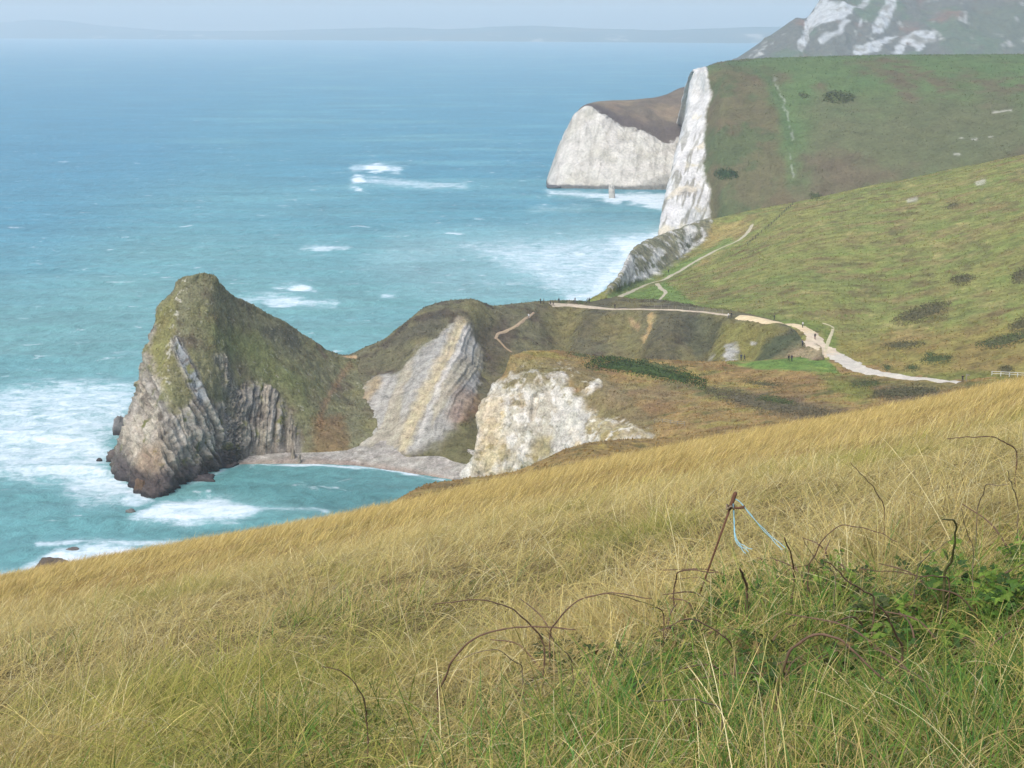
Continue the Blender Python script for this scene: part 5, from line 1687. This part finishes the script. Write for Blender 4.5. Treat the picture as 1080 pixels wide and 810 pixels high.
CANES = [
 ([(462, 730), (466, 722), (478, 696), (500, 674), (530, 664), (566, 661), (607, 664)], .010, M_cane, 'thickest purple brown bramble cane arching right at the centre of the slope', 725),
 ([(459, 637), (498, 633), (524, 637), (545, 647), (561, 661), (573, 680)], .008, M_cane, 'bramble cane arching left and crossing over the thickest cane', 690),
 ([(580, 668), (587, 656), (604, 637), (628, 627), (655, 626), (687, 631)], .008, M_cane, 'bramble cane arch right of the crossing canes', 672),
 ([(481, 698), (510, 686), (527, 687), (542, 698), (552, 708)], .005, M_cane2, 'thin brown cane arch under the thickest cane', 712),
 ([(575, 664), (592, 686), (604, 702)], .005, M_cane, 'short straight cane dropping from the crossing point', 705),
 ([(340, 703), (359, 709), (375, 723), (385, 741), (387, 765)], .006, M_cane, 'lone dark cane hooked left in the grass at lower left', 765),
 ([(994, 549), (1005, 548), (1008, 556), (1006, 577), (1003, 591), (996, 610)], .012, M_cane3, 'upright hooked green brown cane above the leaves at right', 620),
 ([(852, 604), (861, 582), (873, 564), (891, 554), (912, 558), (931, 563), (946, 572)], .006, M_cane, 'wide thin cane arch left of the upright hooked cane', 610),
 ([(869, 591), (883, 601), (896, 614), (910, 623), (922, 634)], .008, M_cane, 'dark cane slanting down right under the wide arch', 640),
 ([(926, 636), (938, 654), (946, 671), (951, 690)], .010, M_cane, 'dark steep cane in the green leaves below the wide arch', 690),
 ([(966, 608), (977, 587), (990, 577), (1005, 568)], .005, M_cane2, 'thin stem rising to meet the upright hooked cane', 612),
 ([(897, 488), (912, 504), (924, 520), (933, 540)], .006, M_cane, 'thin isolated stalk leaning left high on the golden slope', 548),
 ([(1000, 462), (1025, 461), (1047, 461), (1060, 467), (1073, 479)], .010, M_cane, 'flat arching cane near the right frame edge high on the slope', 490),
 ([(1062, 496), (1067, 512), (1074, 536)], .006, M_cane2, 'thin stalk below the flat arching cane at the right edge', 545),
 ([(1031, 539), (1036, 522), (1041, 511), (1064, 511)], .006, M_cane2, 'angled thin stem left of the right edge stalk', 545),
 ([(827, 568), (833, 583), (837, 597), (837, 612)], .010, M_cane, 'short dark curved cane where the stretched twine ends', 614),
 ([(711, 622), (713, 607), (720, 602), (730, 601), (740, 603), (757, 603)], .008, M_cane, 'low bent cane at the foot of the rusty stake', 622),
 ([(781, 600), (784, 608), (788, 624)], .015, M_cane, 'short thick dark stub right of the rusty stake', 626),
 ([(683, 739), (715, 738), (746, 741), (762, 757)], .006, M_cane2, 'low horizontal cane in green grass at the bottom', 760),
 ([(820, 722), (824, 712), (836, 684), (860, 669), (884, 675), (909, 696), (938, 722)], .012, M_cane, 'old dark cane arch across the bramble leaves at lower right', 728),
 ([(640, 626), (662, 630), (690, 640), (700, 652)], .006, M_cane, 'trailing cane end sloping into the bramble leaves', 660),
 ([(1014, 536), (1020, 560), (1026, 590)], .004, M_cane2, 'fine dry stalk right of the upright hooked cane', 610),
 ([(905, 600), (950, 604), (985, 609), (1000, 612)], .006, M_cane, 'long low horizontal cane resting on the leaves at right', 618),
 ([(846, 566), (862, 592), (880, 610)], .004, M_cane2, 'fine straight stalk crossing the foot of the wide arch', 625),
 ([(700, 665), (720, 654), (745, 660), (768, 676), (775, 695)], .007, M_cane, 'arched cane among leaves below the rusty stake', 700),
]
for i, (px, r, mt, lab, vroot) in enumerate(CANES):
    uu = np.array([q[0] for q in px]); vvv = np.array([q[1] for q in px])
    k = int(np.argmax(vvv))
    h = pick(px[k][0], max(vroot, px[k][1] + 1), NH)
    Y0 = h.y
    h = pick(px[k][0], max(vroot, px[k][1] + 1) + .26 * F / Y0, NH)
    Y0 = h.y
    n = len(px)
    along = np.abs(np.arange(n) - k) / max(1, n - 1)
    pts = [P(u, v, Y0 * (1 - .035 * al)) for (u, v), al in zip(px, along)]
    # root the cane in the ground
    g = np.array([pts[k][0], pts[k][1], float(fg_z(np.array([pts[k][0]]), np.array([pts[k][1]]))[0]) - .05])
    if k == n - 1: pts.append(g)
    elif k == 0: pts.insert(0, g)
    pts = smooth_line(pts, 44)
    pts = pts + .014 * np.stack([fbm(pts, .12, 2, .5, i), fbm(pts, .12, 2, .5, i + 40), fbm(pts, .12, 2, .5, i + 80)], -1)
    rr = r * np.linspace(1, .5, 44) if k == 0 else r * np.linspace(.5, 1, 44)
    if k not in (0, n - 1): rr = r * (1 - .4 * np.abs(np.linspace(-1, 1, 44)))
    rr = rr * (1 + .15 * np.sin(np.arange(44) * 1.9))
    rr = rr * .68
    sh = [tube(pts, rr, 7)]
    rng = np.random.default_rng(i + 500)
    for j in range(3, 42, 2):                       # thorns
        d = rng.normal(size=3); d /= np.linalg.norm(d)
        sh.append(tube([pts[j], pts[j] + d * rr[j] * 2.6], [rr[j] * .5, rr[j] * .08], 4))
    v, q, t = join(sh)
    c = g if k in (0, n - 1) else pts[0]
    o = link('bramble_cane', mesh_np('bramble_cane', v - c, q, t), mt)
    o.location = c
    tag(o, lab, 'bramble cane', 'arching bramble canes')

def bramble(label, poly, n, hgt, seed, cols, size=.045):
    n = int(n * 1.1); size *= .66; hgt *= .68
    rng = np.random.default_rng(seed)
    poly = np.array(poly, float)
    lo, hi = poly.min(0), poly.max(0)
    uu, vv = rng.uniform(lo[0], hi[0], n * 5), rng.uniform(lo[1], hi[1], n * 5)
    ok = np.where(poly_sd(uu, vv, poly) > 0)[0][:n]
    P0 = [tuple(h) for h in (pick(uu[i], vv[i], NH) for i in ok) if h is not None]
    q = np.array(P0)
    cl = fbm(q * np.array([1, 1, 0]), .45, 3, .6, seed)
    keep = cl > .0
    q, cl = q[keep], cl[keep]
    m = len(q)
    c0 = q + np.array([0, 0, 1]) * (hgt * (rng.random(m) ** .7) * (.7 + .9 * cl))[:, None]
    root = empty('bramble_bush', tuple(q.mean(0)))
    tag(root, label, 'bramble', 'bramble bushes in the near grass')
    o0 = q.mean(0)
    Vs, Qs, Cs, off = [], [], [], 0
    pal = np.array([lin(c, 1.0) * np.array([1.3, 1.12, .75]) for c in cols])
    # each leaf: stalk point with three folded leaflets
    for j in range(m):
        nrm = np.array([rng.normal(0, .5), rng.normal(-.4, .5), 1.0]); nrm /= np.linalg.norm(nrm)
        a = np.cross(nrm, rng.normal(size=3)); a /= np.linalg.norm(a)
        b = np.cross(nrm, a)
        s = size * rng.uniform(.6, 1.5)
        col = pal[rng.integers(len(pal))] * rng.uniform(.7, 1.3)
        for da in (-1.15, 0, 1.15):
            d1 = a * math.cos(da) + b * math.sin(da); d2 = np.cross(nrm, d1)
            base = c0[j] - o0
            mid = base + d1 * s * .55 - nrm * s * .04
            tip = base + d1 * s * 1.15 - nrm * s * .22
            l, r = mid + d2 * s * .36 + nrm * s * .13, mid - d2 * s * .36 + nrm * s * .13
            Vs += [base, l, tip, r, mid]
            Qs += [(off, off + 4, off + 1), (off + 4, off + 2, off + 1), (off, off + 3, off + 4), (off + 4, off + 3, off + 2)]
            Cs += [col] * 5
            off += 5
    me = mesh_np('foliage', np.array(Vs), None, np.array(Qs), smooth=False)
    set_col(me, np.array(Cs))
    link('foliage', me, M_leaf, root)
    # inner stems
    for j in rng.choice(m, min(7, m), replace=False):
        b0 = q[j] - o0; e = b0 + np.array([rng.normal(0, .25), rng.normal(0, .25), hgt * rng.uniform(.6, 1.2)])
        pts = smooth_line([b0, (b0 + e) / 2 + np.array([0, 0, .08]), e], 12)
        v, qq, t = tube(pts, np.linspace(.007, .003, 12), 5)
        link('stem', mesh_np('stem', v, qq, t), M_cane, root)
BG = [(70, 104, 48), (58, 88, 46), (92, 122, 58), (50, 74, 44), (104, 128, 66)]
BD = [(64, 82, 50), (78, 92, 58), (92, 84, 60), (54, 66, 46)]
bramble('bright green bramble leaves under the upright hooked cane', [(975, 612), (1000, 598), (1030, 604), (1080, 596), (1110, 640), (1060, 672), (1000, 668), (965, 648)], 900, .42, 1, BG, .05)
bramble('dark bramble leaves below the wide thin cane arch', [(838, 628), (880, 608), (940, 615), (975, 630), (970, 675), (900, 680), (850, 660)], 800, .36, 2, BG + BD, .045)
bramble('loose bramble leaves right of the stake foot', [(745, 630), (800, 612), (845, 622), (850, 665), (790, 680), (750, 665)], 600, .30, 3, BD + BG[:2], .042)
bramble('small bramble clump left below the stake', [(690, 655), (745, 638), (760, 670), (720, 690), (690, 682)], 330, .26, 4, BD, .042)
bramble('fresh green bramble leaves at the lower right corner', [(900, 690), (1000, 680), (1090, 690), (1100, 770), (1000, 780), (920, 750)], 700, .30, 5, BG, .045)
bramble('dull bramble leaves around the old dark cane arch', [(780, 690), (900, 690), (915, 745), (840, 750), (780, 730)], 480, .28, 6, BD + BG[:1], .045)
bramble('scattered low bramble leaves in the bright grass at the bottom', [(640, 715), (760, 700), (830, 745), (760, 800), (660, 775)], 420, .34, 8, BG + BD, .045)
bramble('few bramble leaves beneath the crossing canes at centre', [(560, 690), (620, 680), (660, 700), (640, 730), (580, 725)], 260, .24, 7, BD, .04)

# ================================================================== SKY, SUN, HAZE, CAMERA
SUN_EL, SUN_AZ = math.radians(52), math.radians(-150)     # azimuth measured from +Y toward +X
w = bpy.data.worlds.new('World'); scene.world = w; w.use_nodes = True
nt = w.node_tree; nt.nodes.clear()
sky = nt.nodes.new('ShaderNodeTexSky'); sky.sky_type = 'NISHITA'; sky.sun_disc = False
sky.sun_elevation = SUN_EL; sky.sun_rotation = SUN_AZ
sky.air_density = 1.0; sky.dust_density = 2.2; sky.ozone_density = 2.0
bg = nt.nodes.new('ShaderNodeBackground'); bg.inputs['Strength'].default_value = .13
wo = nt.nodes.new('ShaderNodeOutputWorld')
nt.links.new(sky.outputs[0], bg.inputs['Color']); nt.links.new(bg.outputs[0], wo.inputs['Surface'])

sl = bpy.data.lights.new('sun', 'SUN'); sl.energy = 1.5; sl.angle = math.radians(32); sl.color = (1, .965, .89)
so = bpy.data.objects.new('sun', sl); COL.objects.link(so)
dirv = Vector((math.sin(SUN_AZ) * math.cos(SUN_EL), math.cos(SUN_AZ) * math.cos(SUN_EL), math.sin(SUN_EL)))
so.rotation_euler = dirv.to_track_quat('Z', 'Y').to_euler()

HAZE_DENS = 1.35e-4
def haze():
    v, q, t = box((0, 6800, 125), (21000, 16000, 270))
    me = mesh_np('haze', v, q, t, smooth=False)
    m, nt_, N, L = nodes_of('sea_haze')
    out = N.new('ShaderNodeOutputMaterial')
    pv = N.new('ShaderNodeVolumePrincipled')
    pv.inputs['Color'].default_value = (.93, .985, 1.0, 1)
    pv.inputs['Density'].default_value = HAZE_DENS
    pv.inputs['Anisotropy'].default_value = .2
    L.new(pv.outputs[0], out.inputs['Volume'])
    o = link('haze', me, m)
    o['kind'] = 'stuff'
    o.display_type = 'WIRE'
haze()

cam = bpy.data.cameras.new('camera')
cam.sensor_width = 36; cam.lens = 36 * F / 1080
cam.clip_start = .1; cam.clip_end = 60000
co = bpy.data.objects.new('camera', cam); COL.objects.link(co)
co.location = (0, 0, H); co.rotation_euler = (math.pi / 2 - PITCH, 0, 0)
scene.camera = co

scene.view_settings.view_transform = 'Standard'
scene.view_settings.look = 'None'
scene.view_settings.exposure = 1.0
scene.view_settings.gamma = 1
scene.view_settings.use_curve_mapping = False
scene.render.engine = 'CYCLES'
scene.cycles.use_denoising = True
scene.cycles.denoiser = 'OPENIMAGEDENOISE'
scene.cycles.denoising_input_passes = 'RGB_ALBEDO_NORMAL'
scene.cycles.denoising_prefilter = 'ACCURATE'
scene.cycles.max_bounces = 5
scene.cycles.volume_bounces = 1
scene.cycles.transparent_max_bounces = 8
scene.cycles.use_adaptive_sampling = True
scene.cycles.adaptive_threshold = .01
